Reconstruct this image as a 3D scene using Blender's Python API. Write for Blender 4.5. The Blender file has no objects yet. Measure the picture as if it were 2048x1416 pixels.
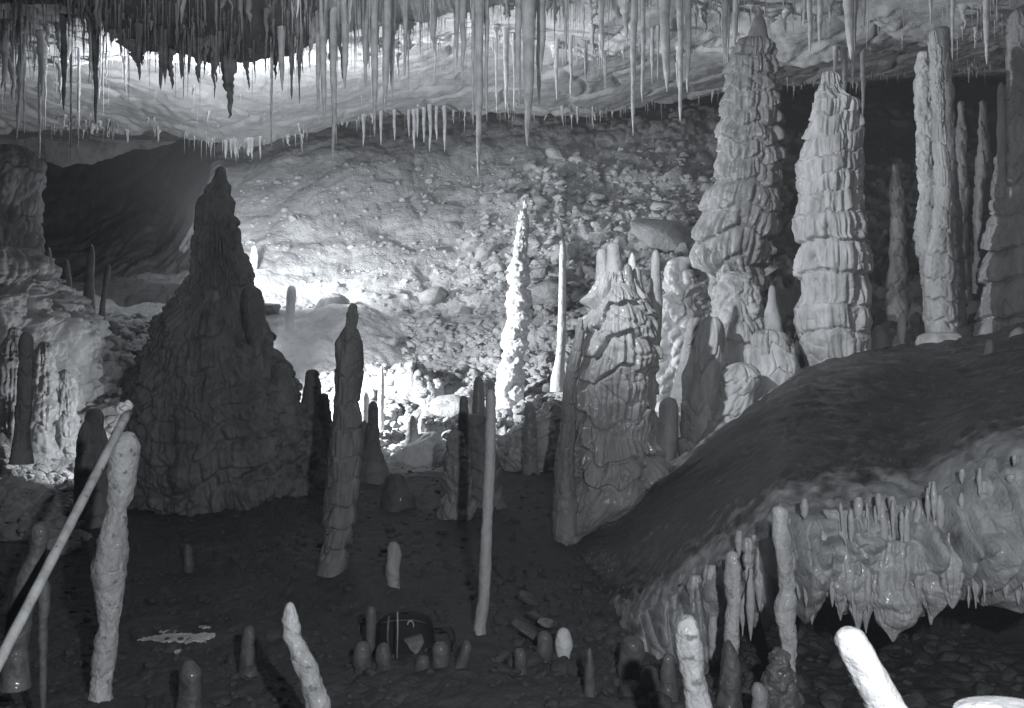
import bpy, math, random
import numpy as np

random.seed(7)
RNG = np.random.default_rng(11)
scene = bpy.context.scene
COL = scene.collection

# ------------------------------------------------------------------ camera
F = 2000.0            # focal length in photo pixels (photo is 2048 x 1416)
CX, CY = 1024.0, 708.0
CAMZ = 1.5
cam_d = bpy.data.cameras.new("camera")
cam = bpy.data.objects.new("camera", cam_d); COL.objects.link(cam)
cam.location = (0, 0, CAMZ); cam.rotation_euler = (math.radians(90), 0, 0)
cam_d.sensor_width = 36; cam_d.lens = 36 * F / 2048
cam_d.clip_start = 0.05; cam_d.clip_end = 200
cam_d.dof.use_dof = True; cam_d.dof.focus_distance = 9.0; cam_d.dof.aperture_fstop = 9.0
scene.camera = cam

# ------------------------------------------------------------------ world, exposure, flashes
w = bpy.data.worlds.new("World"); scene.world = w; w.use_nodes = True
w.node_tree.nodes["Background"].inputs[0].default_value = (0.80, 0.88, 1.0, 1)
w.node_tree.nodes["Background"].inputs[1].default_value = 0.018
scene.view_settings.view_transform = 'Standard'
scene.view_settings.look = 'None'
scene.view_settings.exposure = 0.2
scene.view_settings.gamma = 1

def X(px, Y): return (px - CX) / F * Y
def Z(py, Y): return CAMZ + (CY - py) / F * Y
def P(px, py, Y): return (X(px, Y), Y, Z(py, Y))

def flash(name, loc, target, watts, angle, blend, radius=0.05):
    d = bpy.data.lights.new(name, 'SPOT'); d.energy = watts
    d.spot_size = math.radians(angle); d.spot_blend = blend; d.shadow_soft_size = radius
    d.color = (0.95, 0.975, 1.0)
    o = bpy.data.objects.new(name, d); COL.objects.link(o)
    from mathutils import Vector
    o.location = loc
    o.rotation_euler = (Vector(target) - Vector(loc)).to_track_quat('-Z', 'Y').to_euler()
    return o
def aim(loc, az, el):      # azimuth from the viewing direction towards the right, elevation (degrees)
    a, e = math.radians(az), math.radians(el)
    return (loc[0] + math.sin(a) * math.cos(e), loc[1] + math.cos(a) * math.cos(e), loc[2] + math.sin(e))
L1 = P(436, 500, 15.4)      # behind the big dark cone, thrown to the back slope and the ceiling
flash("flash_back", L1, aim(L1, 20, 50), 1750, 165, 0.5, 0.15)
L2 = P(526, 694, 11.3)      # low behind the cone, raking the rubble from the left
flash("flash_rubble", L2, aim(L2, 56, -2), 1150, 128, 0.5, 0.05)
L3 = P(318, 850, 9.6)       # behind the cone to the left
flash("flash_left", L3, aim(L3, -82, 0), 80, 124, 0.7, 0.06)
L4 = (-1.9, 4.5, CAMZ + 2.25)  # above the frame, thrown to the columns at right
flash("flash_right", L4, aim(L4, 44, -10), 1150, 52, 0.8, 0.05)
flash("ceiling_fill", L4, aim(L4, 4, 34), 850, 84, 0.7, 0.05)  # fill beam added to brighten the ceiling stalactites
L5 = (0.42, 0.0, CAMZ + 0.35) # beside the camera
flash("flash_camera", L5, aim(L5, -1, -2), 420, 100, 0.5, 0.03)

# ------------------------------------------------------------------ materials
def material(name, dark, light, scale=3.0, rough=0.6, bumps=((25, 0.25, 0.012),), streak=False, spec=0.35, speck=None, coat=0.0):
    m = bpy.data.materials.new(name); m.use_nodes = True
    nt = m.node_tree; N = nt.nodes; L = nt.links
    b = N["Principled BSDF"]
    b.inputs["Roughness"].default_value = rough
    b.inputs["Specular IOR Level"].default_value = spec
    b.inputs["Coat Weight"].default_value = coat; b.inputs["Coat Roughness"].default_value = 0.15
    tc = N.new("ShaderNodeTexCoord")
    mp = N.new("ShaderNodeMapping"); L.new(tc.outputs["Object"], mp.inputs[0])
    if streak: mp.inputs["Scale"].default_value = (1, 1, 0.22)
    n = N.new("ShaderNodeTexNoise"); n.inputs["Scale"].default_value = scale
    n.inputs["Detail"].default_value = 8; n.inputs["Roughness"].default_value = 0.65
    L.new(mp.outputs[0], n.inputs["Vector"])
    r = N.new("ShaderNodeValToRGB")
    r.color_ramp.elements[0].position = 0.33; r.color_ramp.elements[1].position = 0.67
    def g(v): return (v * 0.975, v * 0.99, v * 1.015, 1)
    r.color_ramp.elements[0].color = g(dark); r.color_ramp.elements[1].color = g(light)
    L.new(n.outputs[0], r.inputs[0])
    out = r.outputs[0]
    if speck:
        v = N.new("ShaderNodeTexNoise"); v.inputs["Scale"].default_value = speck[0]; v.inputs["Detail"].default_value = 4
        L.new(tc.outputs["Object"], v.inputs["Vector"])
        rr = N.new("ShaderNodeValToRGB"); rr.color_ramp.elements[0].position = speck[1]; rr.color_ramp.elements[1].position = speck[1] + 0.07
        L.new(v.outputs[0], rr.inputs[0])
        mx = N.new("ShaderNodeMixRGB"); L.new(rr.outputs[0], mx.inputs[0]); L.new(out, mx.inputs[1]); mx.inputs[2].default_value = g(speck[2])
        out = mx.outputs[0]
    L.new(out, b.inputs["Base Color"])
    rm = N.new("ShaderNodeMapRange"); L.new(n.outputs[0], rm.inputs[0])
    rm.inputs[1].default_value = 0.3; rm.inputs[2].default_value = 0.7
    rm.inputs[3].default_value = max(rough - 0.12, 0.08); rm.inputs[4].default_value = min(rough + 0.15, 1)
    L.new(rm.outputs[0], b.inputs["Roughness"])
    prev = None
    for sc_, st, dist in bumps:
        t = N.new("ShaderNodeTexNoise"); t.inputs["Scale"].default_value = sc_; t.inputs["Detail"].default_value = 6
        t.inputs["Roughness"].default_value = 0.6
        L.new(tc.outputs["Object"], t.inputs["Vector"])
        bp = N.new("ShaderNodeBump"); bp.inputs["Strength"].default_value = st; bp.inputs["Distance"].default_value = dist
        L.new(t.outputs[0], bp.inputs["Height"])
        if prev: L.new(prev.outputs[0], bp.inputs["Normal"])
        prev = bp
    L.new(prev.outputs[0], b.inputs["Normal"])
    return m

M = {}
M['calcite'] = material('calcite', 0.25, 0.54, 6, 0.55, ((30, 0.5, 0.02), (110, 0.4, 0.006)), streak=True)
M['white'] = material('white_calcite', 0.55, 0.78, 8, 0.55, ((28, 0.6, 0.02), (120, 0.5, 0.006)), streak=True)
M['fore'] = material('wet_calcite', 0.30, 0.64, 9, 0.5, ((30, 0.7, 0.018), (110, 0.6, 0.006)), streak=True, coat=0.12, speck=(30, 0.62, 0.20))
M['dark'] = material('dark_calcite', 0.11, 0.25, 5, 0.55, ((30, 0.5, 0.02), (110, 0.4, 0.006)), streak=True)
M['grey'] = material('grey_calcite', 0.20, 0.34, 5, 0.5, ((30, 0.5, 0.02), (110, 0.4, 0.006)), streak=True, coat=0.15)
M['stub'] = material('muddy_calcite', 0.07, 0.15, 8, 0.5, ((30, 0.5, 0.02),), coat=0.2)
M['clay_and_shade'] = material('dark_clay_and_shade', 0.045, 0.085, 2.2, 0.7, ((9, 0.6, 0.05), (45, 0.5, 0.015)), speck=(14, 0.70, 0.13))
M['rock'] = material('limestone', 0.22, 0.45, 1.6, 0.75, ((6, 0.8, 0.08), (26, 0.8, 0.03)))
M['ceil'] = material('ceiling_rock', 0.36, 0.55, 0.9, 0.75, ((3, 0.5, 0.08), (16, 0.6, 0.03)))
M['stalac'] = material('stalactite_calcite', 0.34, 0.60, 5, 0.5, ((40, 0.5, 0.01),), coat=0.15)
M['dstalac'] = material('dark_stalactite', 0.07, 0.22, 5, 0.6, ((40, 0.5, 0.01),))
M['drape'] = material('curtain_calcite', 0.28, 0.48, 6, 0.42, ((30, 0.5, 0.02), (110, 0.4, 0.005)), streak=True, coat=0.3)
M['wood'] = material('pole_wood', 0.32, 0.62, 14, 0.7, ((60, 0.6, 0.004),), streak=True, speck=(26, 0.64, 0.15))
M['cloth'] = material('black_canvas', 0.010, 0.020, 20, 0.8, ((80, 0.4, 0.003),))
M['label'] = material('pale_canvas', 0.10, 0.22, 30, 0.7, ((80, 0.3, 0.002),))
M['metal'] = material('dull_metal', 0.25, 0.4, 20, 0.3, ((80, 0.1, 0.001),))
M['wire'] = material('dark_wire', 0.008, 0.015, 20, 0.5, ((80, 0.1, 0.001),))

def shelf_material():
    m = material('two_tone_flowstone', 0.018, 0.055, 3.5, 0.5, ((12, 0.6, 0.03), (60, 0.6, 0.012)), coat=0.25, speck=(22, 0.68, 0.12))
    nt = m.node_tree; N = nt.nodes; L = nt.links; b = N["Principled BSDF"]
    src = b.inputs["Base Color"].links[0].from_socket
    at = N.new("ShaderNodeAttribute"); at.attribute_name = 'clean'
    tc = N.new("ShaderNodeTexCoord"); n = N.new("ShaderNodeTexNoise"); n.inputs["Scale"].default_value = 9; n.inputs["Detail"].default_value = 7
    L.new(tc.outputs["Object"], n.inputs["Vector"])
    a = N.new("ShaderNodeMath"); a.operation = 'MULTIPLY_ADD'; L.new(n.outputs[0], a.inputs[0]); a.inputs[1].default_value = 1.8; L.new(at.outputs["Fac"], a.inputs[2])
    r = N.new("ShaderNodeMapRange"); L.new(a.outputs[0], r.inputs[0]); r.inputs[1].default_value = 1.15; r.inputs[2].default_value = 1.75
    n2 = N.new("ShaderNodeValToRGB"); L.new(n.outputs[0], n2.inputs[0])
    n2.color_ramp.elements[0].position = 0.35; n2.color_ramp.elements[1].position = 0.65
    n2.color_ramp.elements[0].color = (0.27, 0.28, 0.29, 1); n2.color_ramp.elements[1].color = (0.45, 0.46, 0.475, 1)
    mx = N.new("ShaderNodeMixRGB"); L.new(r.outputs[0], mx.inputs[0]); L.new(src, mx.inputs[1]); L.new(n2.outputs[0], mx.inputs[2]); L.new(mx.outputs[0], b.inputs["Base Color"])
    return m
M['shelf'] = shelf_material()

# ------------------------------------------------------------------ numpy noise
def _hash(ix, iy, iz, seed):
    h = (ix.astype(np.uint32) * np.uint32(374761393)) ^ (iy.astype(np.uint32) * np.uint32(668265263)) ^ (iz.astype(np.uint32) * np.uint32(2147483647 & 1274126177)) ^ np.uint32((seed * 362437 + 12345) & 0xffffffff)
    h = (h ^ (h >> np.uint32(13))) * np.uint32(1274126177)
    h = (h ^ (h >> np.uint32(15))) * np.uint32(2246822519)
    return (h ^ (h >> np.uint32(16))).astype(np.float32) / np.float32(4294967295.0)

def noise(x, y, z, seed=0):
    """smooth value noise, about -1..1"""
    x = np.asarray(x, np.float64); y = np.asarray(y, np.float64) + x * 0; z = np.asarray(z, np.float64) + x * 0
    x = x + 0 * y
    xr = x * 0.8 + y * 0.36 + z * 0.48 + 1000; yr = -0.6 * x + 0.48 * y + 0.64 * z + 1000; zr = -0.8 * y + 0.6 * z + 1000
    xi = np.floor(xr); yi = np.floor(yr); zi = np.floor(zr)
    fx, fy, fz = xr - xi, yr - yi, zr - zi
    fx = fx * fx * (3 - 2 * fx); fy = fy * fy * (3 - 2 * fy); fz = fz * fz * (3 - 2 * fz)
    xi = xi.astype(np.int64); yi = yi.astype(np.int64); zi = zi.astype(np.int64)
    def c(a, b, d): return _hash(xi + a, yi + b, zi + d, seed)
    v = (((c(0,0,0)*(1-fx)+c(1,0,0)*fx)*(1-fy) + (c(0,1,0)*(1-fx)+c(1,1,0)*fx)*fy)*(1-fz)
       + ((c(0,0,1)*(1-fx)+c(1,0,1)*fx)*(1-fy) + (c(0,1,1)*(1-fx)+c(1,1,1)*fx)*fy)*fz)
    return v * 2 - 1

def fbm(x, y, z, octv=4, seed=0, gain=0.5):
    s = 0; a = 1.0; f = 1.0; t = 0
    for k in range(octv):
        s = s + a * noise(x * f, y * f, z * f, seed + k * 17); t += a; a *= gain; f *= 2.03
    return s / t

def billow(x, y, z, octv=3, seed=0, gain=0.5):
    s = 0; a = 1.0; f = 1.0; t = 0
    for k in range(octv):
        s = s + a * np.minimum(np.abs(noise(x * f, y * f, z * f, seed + k * 31)) * 2.2, 1.0) ; t += a; a *= gain; f *= 2.1
    return s / t      # 0 = sharp crease, 1 = lobe top

def cell(x, y, seed=0):
    """2D Voronoi: distance to nearest, second nearest, random id"""
    xi = np.floor(x).astype(np.int64); yi = np.floor(y).astype(np.int64)
    d1 = np.full(x.shape, 9.0); d2 = d1.copy(); idv = np.zeros(x.shape); dxn = np.zeros(x.shape); dyn = np.zeros(x.shape)
    zz = np.zeros_like(xi)
    for a in (-1, 0, 1):
        for b in (-1, 0, 1):
            cx = xi + a; cy = yi + b
            px_ = cx + _hash(cx + 5000, cy + 5000, zz, seed); py_ = cy + _hash(cx + 5000, cy + 5000, zz + 1, seed)
            d = np.hypot(px_ - x, py_ - y); r = _hash(cx + 5000, cy + 5000, zz + 2, seed)
            n = d < d1
            d2 = np.where(n, d1, np.minimum(d2, d)); idv = np.where(n, r, idv)
            dxn = np.where(n, x - px_, dxn); dyn = np.where(n, y - py_, dyn); d1 = np.where(n, d, d1)
    return d1, d2, idv, dxn, dyn

def sstep(a, b, x):
    t = np.clip((x - a) / (b - a), 0, 1); return t * t * (3 - 2 * t)

# ------------------------------------------------------------------ mesh helpers
def mesh_from(name, V, Q, tris=None, smooth=True):
    me = bpy.data.meshes.new(name)
    V = np.ascontiguousarray(V, np.float32); Q = np.ascontiguousarray(Q, np.int32)
    nt_ = 0 if tris is None else len(tris)
    nl = len(Q) * 4 + nt_ * 3
    me.vertices.add(len(V)); me.vertices.foreach_set('co', V.ravel())
    me.loops.add(nl)
    li = Q.ravel() if not nt_ else np.concatenate([Q.ravel(), np.ascontiguousarray(tris, np.int32).ravel()])
    me.loops.foreach_set('vertex_index', li.astype(np.int32))
    st = np.arange(len(Q), dtype=np.int32) * 4
    if nt_: st = np.concatenate([st, len(Q) * 4 + np.arange(nt_, dtype=np.int32) * 3])
    me.polygons.add(len(st)); me.polygons.foreach_set('loop_start', st.astype(np.int32))
    if smooth: me.polygons.foreach_set('use_smooth', np.ones(len(st), bool))
    me.update(calc_edges=True)
    return me

def grid_quads(nr, nc, wrap=False):
    r = np.arange(nr - 1)[:, None]; c = np.arange(nc if wrap else nc - 1)[None, :]
    c2 = (c + 1) % nc
    return np.stack([r * nc + c, r * nc + c2, (r + 1) * nc + c2, (r + 1) * nc + c], -1).reshape(-1, 4)

def tag(o, label=None, cat=None, group=None, kind=None):
    if label: o['label'] = label
    if cat: o['category'] = cat
    if group: o['group'] = group
    if kind: o['kind'] = kind
    return o

def link(name, me, m, loc=(0, 0, 0), parent=None):
    o = bpy.data.objects.new(name, me); COL.objects.link(o); o.location = loc
    if m is not None and not me.materials: me.materials.append(m)
    if parent is not None: o.parent = parent
    return o

def speleo(name, Y, rows, mat, label=None, cat='stalagmite', group=None, tier=0.0, period=0.25, bounds=None,
           flute=0.0, nfl=5.0, lump=0.0, lumpf=4.0, pop=0.0, popf=12.0, rough=0.004, seed=None, res=None, depth=1.0,
           point=0.7, lean=0.0, sag=0.0, wob=0.5, down=False, parent=None, ring=0.0, ringf=20.0, foot=0.0, cup=0.3):
    """A dripstone body: rows = (py, xl, xr) outline in photo pixels at distance Y, top to bottom.
    tier = overhanging skirts, flute = vertical runnels, lump = soft bulges, pop = coral crust."""
    if seed is None: seed = random.randint(1, 9999)
    rows = sorted(rows)
    py = np.array([r[0] for r in rows], float); xl = np.array([r[1] for r in rows], float); xr = np.array([r[2] for r in rows], float)
    zc = CAMZ + (CY - py) / F * Y
    cx = ((xl + xr) / 2 - CX) / F * Y; rr = (xr - xl) / 2 / F * Y
    H = zc[0] - zc[-1]; rmax = rr.max()
    # round the tip(s)
    k = 8
    a = np.linspace(0.04, math.pi / 2, k, endpoint=False)
    if not down:
        if len(zc) > 3 and rr[0] < rr[1] * 0.92 and zc[0] - zc[1] < 2.2 * rr[1]:   # let the second row carry the rounded head
            point = (zc[0] - zc[1] + rr[0] * point) / rr[1]; zc, cx, rr = zc[1:], cx[1:], rr[1:]
        zt = zc[0] + rr[0] * point * np.cos(a); rt = rr[0] * np.sin(a) ** 0.8
        zc = np.concatenate([zt, zc]); cx = np.concatenate([np.full(k, cx[0]), cx]); rr = np.concatenate([rt, rr])
    else:
        a = a[::-1]
        zt = zc[-1] - rr[-1] * point * np.cos(a); rt = rr[-1] * np.sin(a)
        zc = np.concatenate([zc, zt]); cx = np.concatenate([cx, np.full(k, cx[-1])]); rr = np.concatenate([rr, rt])
    if foot and not down:    # flare and bury the foot a little
        q = min(0.05, rr[-1] * 0.4)
        zc = np.append(zc, [zc[-1] - q * 0.5, zc[-1] - q, zc[-1] - foot - q]); cx = np.append(cx, [cx[-1]] * 3); rr = np.append(rr, [rr[-1] * 1.03, rr[-1] * 1.14, rr[-1] * 1.3])
    if res is None: res = 2.2 / F * Y
    # arc length spacing
    s = np.concatenate([[0], np.cumsum(np.hypot(np.diff(zc), np.diff(rr)))])
    n = int(np.clip(s[-1] / res, 40, 640)); m_ = int(np.clip(2 * math.pi * rmax / res, 16, 560))
    t = np.linspace(0, s[-1], n)
    z = np.interp(t, s, zc); c = np.interp(t, s, cx); r = np.interp(t, s, rr)
    # soften kinks
    ker = np.array([1, 2, 3, 2, 1.]) / 9
    for arr in (c, r):
        for _ in range(2):
            arr[:] = np.convolve(np.pad(arr, 2, 'edge'), ker, 'valid')
    th = np.linspace(0, 2 * math.pi, m_, endpoint=False)
    CT, ST = np.cos(th)[None, :], np.sin(th)[None, :]
    zz = z[:, None] + 0 * CT; R = r[:, None] + 0 * CT
    mx = min(1.0, 1.0)
    d = np.zeros_like(zz)
    xs, ys = R * CT, R * ST
    sd = seed * 1.37
    if tier:
        u = zz + wob * period * noise(CT * 1.3 + sd, ST * 1.3, zz * 0.8, seed) + 0.35 * wob * period * noise(CT * 3.5 + sd, ST * 3.5, zz * 1.5, seed + 3)
        if bounds is not None:
            b = np.array([CAMZ + (CY - p) / F * Y for p in bounds])
        else:
            b = [z.max() + 0.05]
            rs = random.Random(seed)
            while b[-1] > z.min() - 0.3: b.append(b[-1] - period * rs.uniform(0.55, 1.5))
            b = np.array(b)
        b = np.concatenate([[z.max() + 1.0], b, [z.min() - 1.0]]) if bounds is not None else b
        bi = b[::-1]
        idx = np.clip(np.searchsorted(bi, u) - 1, 0, len(bi) - 2)
        lo, hi = bi[idx], bi[idx + 1]
        f = np.clip((hi - u) / (hi - lo), 0, 1)          # 0 top of skirt, 1 its lower rim
        amp = 0.6 + 0.8 * _hash(idx.astype(np.int64), idx.astype(np.int64) * 0, idx.astype(np.int64) * 0, seed)
        mixk = _hash(idx.astype(np.int64) + 7, idx.astype(np.int64) * 0, idx.astype(np.int64) * 0, seed + 1)
        mixk = sstep(0.25, 0.75, mixk * 0.7 + 0.35 + 0.5 * noise(CT * 1.5 + sd, ST * 1.5, idx * 3.7, seed + 2) - cup)
        skirt = (1 - (1 - f) ** 2.2) * (1 - sstep(0.93, 1.0, f))
        cupp = sstep(0.0, 0.05, f) * (1 - 0.55 * f)
        d += tier * amp * (mixk * (skirt - 0.7) + (1 - mixk) * (cupp - 0.7)) - tier * 0.35 * np.exp(-(f / 0.03) ** 2)
        u2 = zz * 1.0 + 0.8 * period * noise(CT * 2 + sd + 9, ST * 2, zz * 1.2, seed + 5)
        f2 = (-(u2) / (period * 0.43)) % 1.0
        m2 = sstep(0.0, 0.4, noise(CT * 2.4 + 4 + sd, ST * 2.4, zz / period * 0.5, seed + 8))
        d -= tier * 0.30 * np.exp(-(np.minimum(f2, 1 - f2) / 0.05) ** 2) * m2
        d += tier * 0.35 * m2 * (sstep(0.0, 0.08, f2) * (1 - 0.6 * f2) - 0.6)
    else:
        f = np.full_like(zz, 0.6); idx = np.zeros_like(zz)
    if flute:
        q = nfl / 2.2
        wv = 0.25 * noise(CT * 2 + sd, ST * 2, zz * 5, seed + 40)
        fl = np.minimum(np.abs(noise((CT + wv * 0.3) * q + sd, (ST + wv * 0.3) * q, zz * 0.9 + idx * 3.3, seed + 60)) * 2.6, 1.0)
        fl2 = np.minimum(np.abs(noise(CT * q * 2.4 + sd, ST * q * 2.4, zz * 1.9 + idx * 5.1, seed + 61)) * 2.6, 1.0)
        msk = 0.25 + 0.75 * sstep(0.05, 0.5, f)
        fade = 0.55 + 0.45 * sstep(-0.5, 0.3, noise(CT * 1.7, ST * 1.7 + sd, zz * 2.2, seed + 62))
        d += flute * msk * fade * (0.65 * (fl ** 0.5 - 0.75) + 0.35 * (fl2 ** 0.5 - 0.75))
    if lump:
        d += lump * fbm(xs * lumpf + sd, ys * lumpf, zz * lumpf * 0.8, 3, seed + 70)
    if ring:
        f3 = (zz * ringf / 6.28 + 0.6 * noise(CT * 1.2 + sd, ST * 1.2, zz * 3, seed + 75)) % 1.0
        d += ring * ((1 - (1 - f3) ** 2) * (1 - sstep(0.8, 1.0, f3)) - 0.5) * (0.5 + 0.5 * noise(CT + sd, ST, zz * 4, seed + 76))
    if pop:
        d += pop * (billow(xs * popf + sd, ys * popf, zz * popf, 3, seed + 80) - 0.5)
    d += rough * fbm(xs * 30 + sd, ys * 30, zz * 30, 3, seed + 90)
    fadeR = np.clip(R / (rmax * 0.22 + 1e-5), 0, 1)
    d = np.clip(d, -0.38 * R, 0.6 * R)
    Rn = np.maximum(R + d * fadeR, R * 0.25)
    base = np.array([c[-1] if not down else c[0], Y, z.min() if not down else z.max()])
    Xv = c[:, None] + Rn * CT; Yv = Y + Rn * ST * depth + lean * (zz - z.min()); Zv = zz.copy()
    V = np.stack([Xv, Yv, Zv], -1).reshape(-1, 3)
    tip = np.array([[c[0], Y + lean * (z[0] - z.min()), z[0] + 0.002], [c[-1], Y + lean * (z[-1] - z.min()), z[-1] - 0.002]])
    V = np.concatenate([V, tip]) - base
    nv = n * m_
    i = np.arange(m_); j = (i + 1) % m_
    T = np.concatenate([np.stack([np.full(m_, nv), j, i], -1), np.stack([np.full(m_, nv + 1), (n - 1) * m_ + i, (n - 1) * m_ + j], -1)])
    Q = grid_quads(n, m_, True)[:, ::-1]
    T = T[:, ::-1]
    me = mesh_from(name, V, Q, T)
    o = link(name, me, M[mat], tuple(base), None)
    if parent is not None:
        o.parent = parent; o.location = tuple(base - np.array(parent.location))
    else: tag(o, label, cat, group)
    return o

# ------------------------------------------------------------------ cave floor and debris slope (one sheet)
PXS = np.array([-1200, -300, 0, 150, 300, 450, 600, 900, 1150, 1400, 1700, 2048, 2600, 3400], float)
YS = np.array([-3, 4, 6, 8, 9.5, 11, 12.5, 14, 17, 20, 24, 27, 33], float)
ZG = np.array([  # z relative to the camera, rows = YS, columns = PXS
 [-1.5]*14,
 [-1.3,-1.45,-1.5,-1.5,-1.5,-1.5,-1.5,-1.5,-1.5,-1.5,-1.55,-1.6,-1.5,-1.2],
 [-0.8,-1.2,-1.45,-1.48,-1.48,-1.46,-1.45,-1.45,-1.5,-1.55,-1.65,-1.6,-1.3,-0.6],
 [0.2,-0.8,-1.30,-1.42,-1.40,-1.38,-1.35,-1.36,-1.42,-1.5,-1.5,-1.4,-0.6,0.5],
 [1.2,-0.2,-1.05,-1.25,-1.32,-1.30,-1.22,-1.12,-1.20,-1.2,-1.0,-0.8,0.2,1.5],
 [2.2,0.3,-0.60,-0.78,-0.85,-1.0,-1.15,-1.28,-1.05,-0.6,-0.35,0.0,0.9,2.5],
 [3.0,0.8,-0.20,-0.15,-0.25,-0.55,-0.80,-0.95,-0.50,-0.05,0.2,0.6,1.5,3.4],
 [3.6,1.3,0.35,0.45,0.40,-0.05,-0.30,-0.55,-0.05,0.45,0.75,1.2,2.2,4.2],
 [4.4,2.4,1.05,1.00,1.05,0.90,0.75,0.65,1.2,1.7,2.0,2.6,3.6,5.2],
 [5.4,3.0,1.30,1.2,1.5,2.1,2.2,2.3,2.8,3.2,3.5,4.0,4.9,6.2],
 [6.6,4.0,2.0,1.9,2.6,4.5,4.9,5.1,5.35,5.6,5.7,5.9,6.4,7.2],
 [7.4,5.4,3.4,3.2,4.0,6.0,6.3,6.5,6.6,6.8,6.9,7.1,7.4,7.9],
 [8.5]*14], float)
def ground_base(px, Y):
    """bilinear with smoothed steps"""
    i = np.clip(np.searchsorted(YS, Y) - 1, 0, len(YS) - 2); j = np.clip(np.searchsorted(PXS, px) - 1, 0, len(PXS) - 2)
    ty = np.clip((Y - YS[i]) / (YS[i+1] - YS[i]), 0, 1); tx = np.clip((px - PXS[j]) / (PXS[j+1] - PXS[j]), 0, 1)
    tx = tx * tx * (3 - 2 * tx)
    return CAMZ + (ZG[i, j]*(1-tx) + ZG[i, j+1]*tx)*(1-ty) + (ZG[i+1, j]*(1-tx) + ZG[i+1, j+1]*tx)*ty
MOUNDS = [(X(px, Y), Y, r, h) for px, Y, r, h in [(200,4.3,.28,.06),(650,3.5,.2,.05),(497,4.6,.14,.03),(378,4.1,.15,.04),(789,6.0,.22,.06),(1128,4.85,.12,.03),(1088,4.8,.14,.04),(1452,4.25,.2,.07),(1570,4.0,.2,.08),
    (958,5.2,.22,.06),(662,6.2,.4,.12),(740,6.4,.5,.12),(725,4.65,.12,.03),(768,4.65,.12,.03),(882,4.65,.14,.04),(925,4.6,.14,.04),(1263,4.3,.22,.06),(915,7.8,.5,.12),(960,8.3,.6,.14),(460,9.0,1.9,.16),(500,8.6,.5,.12),(190,7.9,.5,.12),(1062,9.5,.5,.14),(535,8.7,.4,.06),(1300,4.4,.3,.05)]]
def ground_z(x, y, detail=True):
    x = np.asarray(x, float); y = np.asarray(y, float)
    px = CX + x / np.maximum(y, 3.5) * F
    z = 0
    for mx_, my_, mr_, mh_ in MOUNDS:
        z = z + 0.4 * mh_ * np.exp(-(((x - mx_) / mr_) ** 2 + ((y - my_) / mr_) ** 2))
    for dy in (-0.5, 0, 0.5):
        z = z + ground_base(px, y + dy) / 3
    if detail:
        rub = np.maximum(sstep(9.8, 11.2, y), sstep(7.0, 7.8, y) * sstep(190, 110, px) * 0.8)                       # debris begins behind the first stalagmites
        z = z + (1 - rub) * (0.05 * fbm(x * 0.9, y * 0.9, 0, 4, 3) + 0.035 * fbm(x * 3.5, y * 3.5, 0, 4, 4) + 0.02 * (billow(x * 9, y * 9, 0, 2, 6) - 0.5))
        z = z + rub * 0.28 * fbm(x * 0.55, y * 0.55, 0, 4, 5)
        calm = np.clip(sstep(15.5, 19, y) * 0.40 + sstep(13, 14.5, y) * sstep(1000, 860, px) * 0.9, 0, 0.9)   # flowstone-covered upper slope
        z = z + rub * calm * 0.22 * (billow(x * 1.1, y * 0.9, 0, 4, 8) - 0.5)
        rub = rub * (1 - calm)
        for s_, a_, sd_ in ((1.1, 0.30, 21), (2.6, 0.20, 22), (5.5, 0.12, 23)):
            wx = x * s_ + 0.5 * noise(x * 2, y * 2, 0, sd_); wy = y * s_ * 0.8 + 0.5 * noise(x * 2, y * 2, 5, sd_)
            d1, d2, rid, dx, dy = cell(wx, wy, sd_)
            e = sstep(0.02, 0.22, d2 - d1)
            tilt = dx * (rid * 7.3 % 1 - 0.5) * 1.6 + dy * ((rid * 13.1) % 1 - 0.7) * 1.2
            z = z + rub * a_ * e * (rid ** 2 * 0.9 + tilt * 0.5) * (0.4 + 0.6 * sstep(-0.4, 0.3, noise(x * 0.4, y * 0.4, 3, sd_)))
    return z
def build_floor():
    ny, nx = 820, 980
    t = np.linspace(0, 1, ny)
    Yv = np.where(t < 0.1, -3 + 6.5 * t / 0.1, 3.5 * (33 / 3.5) ** ((t - 0.1) / 0.9))
    pxv = np.concatenate([np.linspace(-1200, -60, 60, endpoint=False), np.linspace(-60, 2110, nx - 120, endpoint=False), np.linspace(2110, 3400, 60)])
    PX, YY = np.meshgrid(pxv, Yv); XX = (PX - CX) / F * np.maximum(YY, 3.5)
    ZZ = ground_z(XX, YY)
    me = mesh_from('cave_floor', np.stack([XX, YY, ZZ], -1).reshape(-1, 3), grid_quads(ny, nx))
    o = link('cave_floor', me, M['clay_and_shade']); tag(o, kind='structure')
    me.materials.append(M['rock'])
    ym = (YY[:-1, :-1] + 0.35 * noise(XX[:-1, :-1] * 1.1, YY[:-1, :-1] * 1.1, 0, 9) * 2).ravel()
    far_r_shade = (PX[:-1, :-1].ravel() + 70 * noise(XX[:-1, :-1], YY[:-1, :-1], 4, 13).ravel() > 1500) & (ym > 10.6)  # shade behind the right columns, painted with the dark floor material
    hollow = (PX[:-1, :-1].ravel() + 60 * noise(XX[:-1, :-1], YY[:-1, :-1], 4, 12).ravel() < 410) & (ym > 16.0)  # shadow of the left hollow put into the slope's colour
    me.polygons.foreach_set('material_index', (((ym > 10.2) & ~hollow & ~far_r_shade) | ((ym > 7.3) & (ym < 11.5) & (PX[:-1, :-1].ravel() < 160))).astype(np.int32)); me.update()
build_floor()

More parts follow.
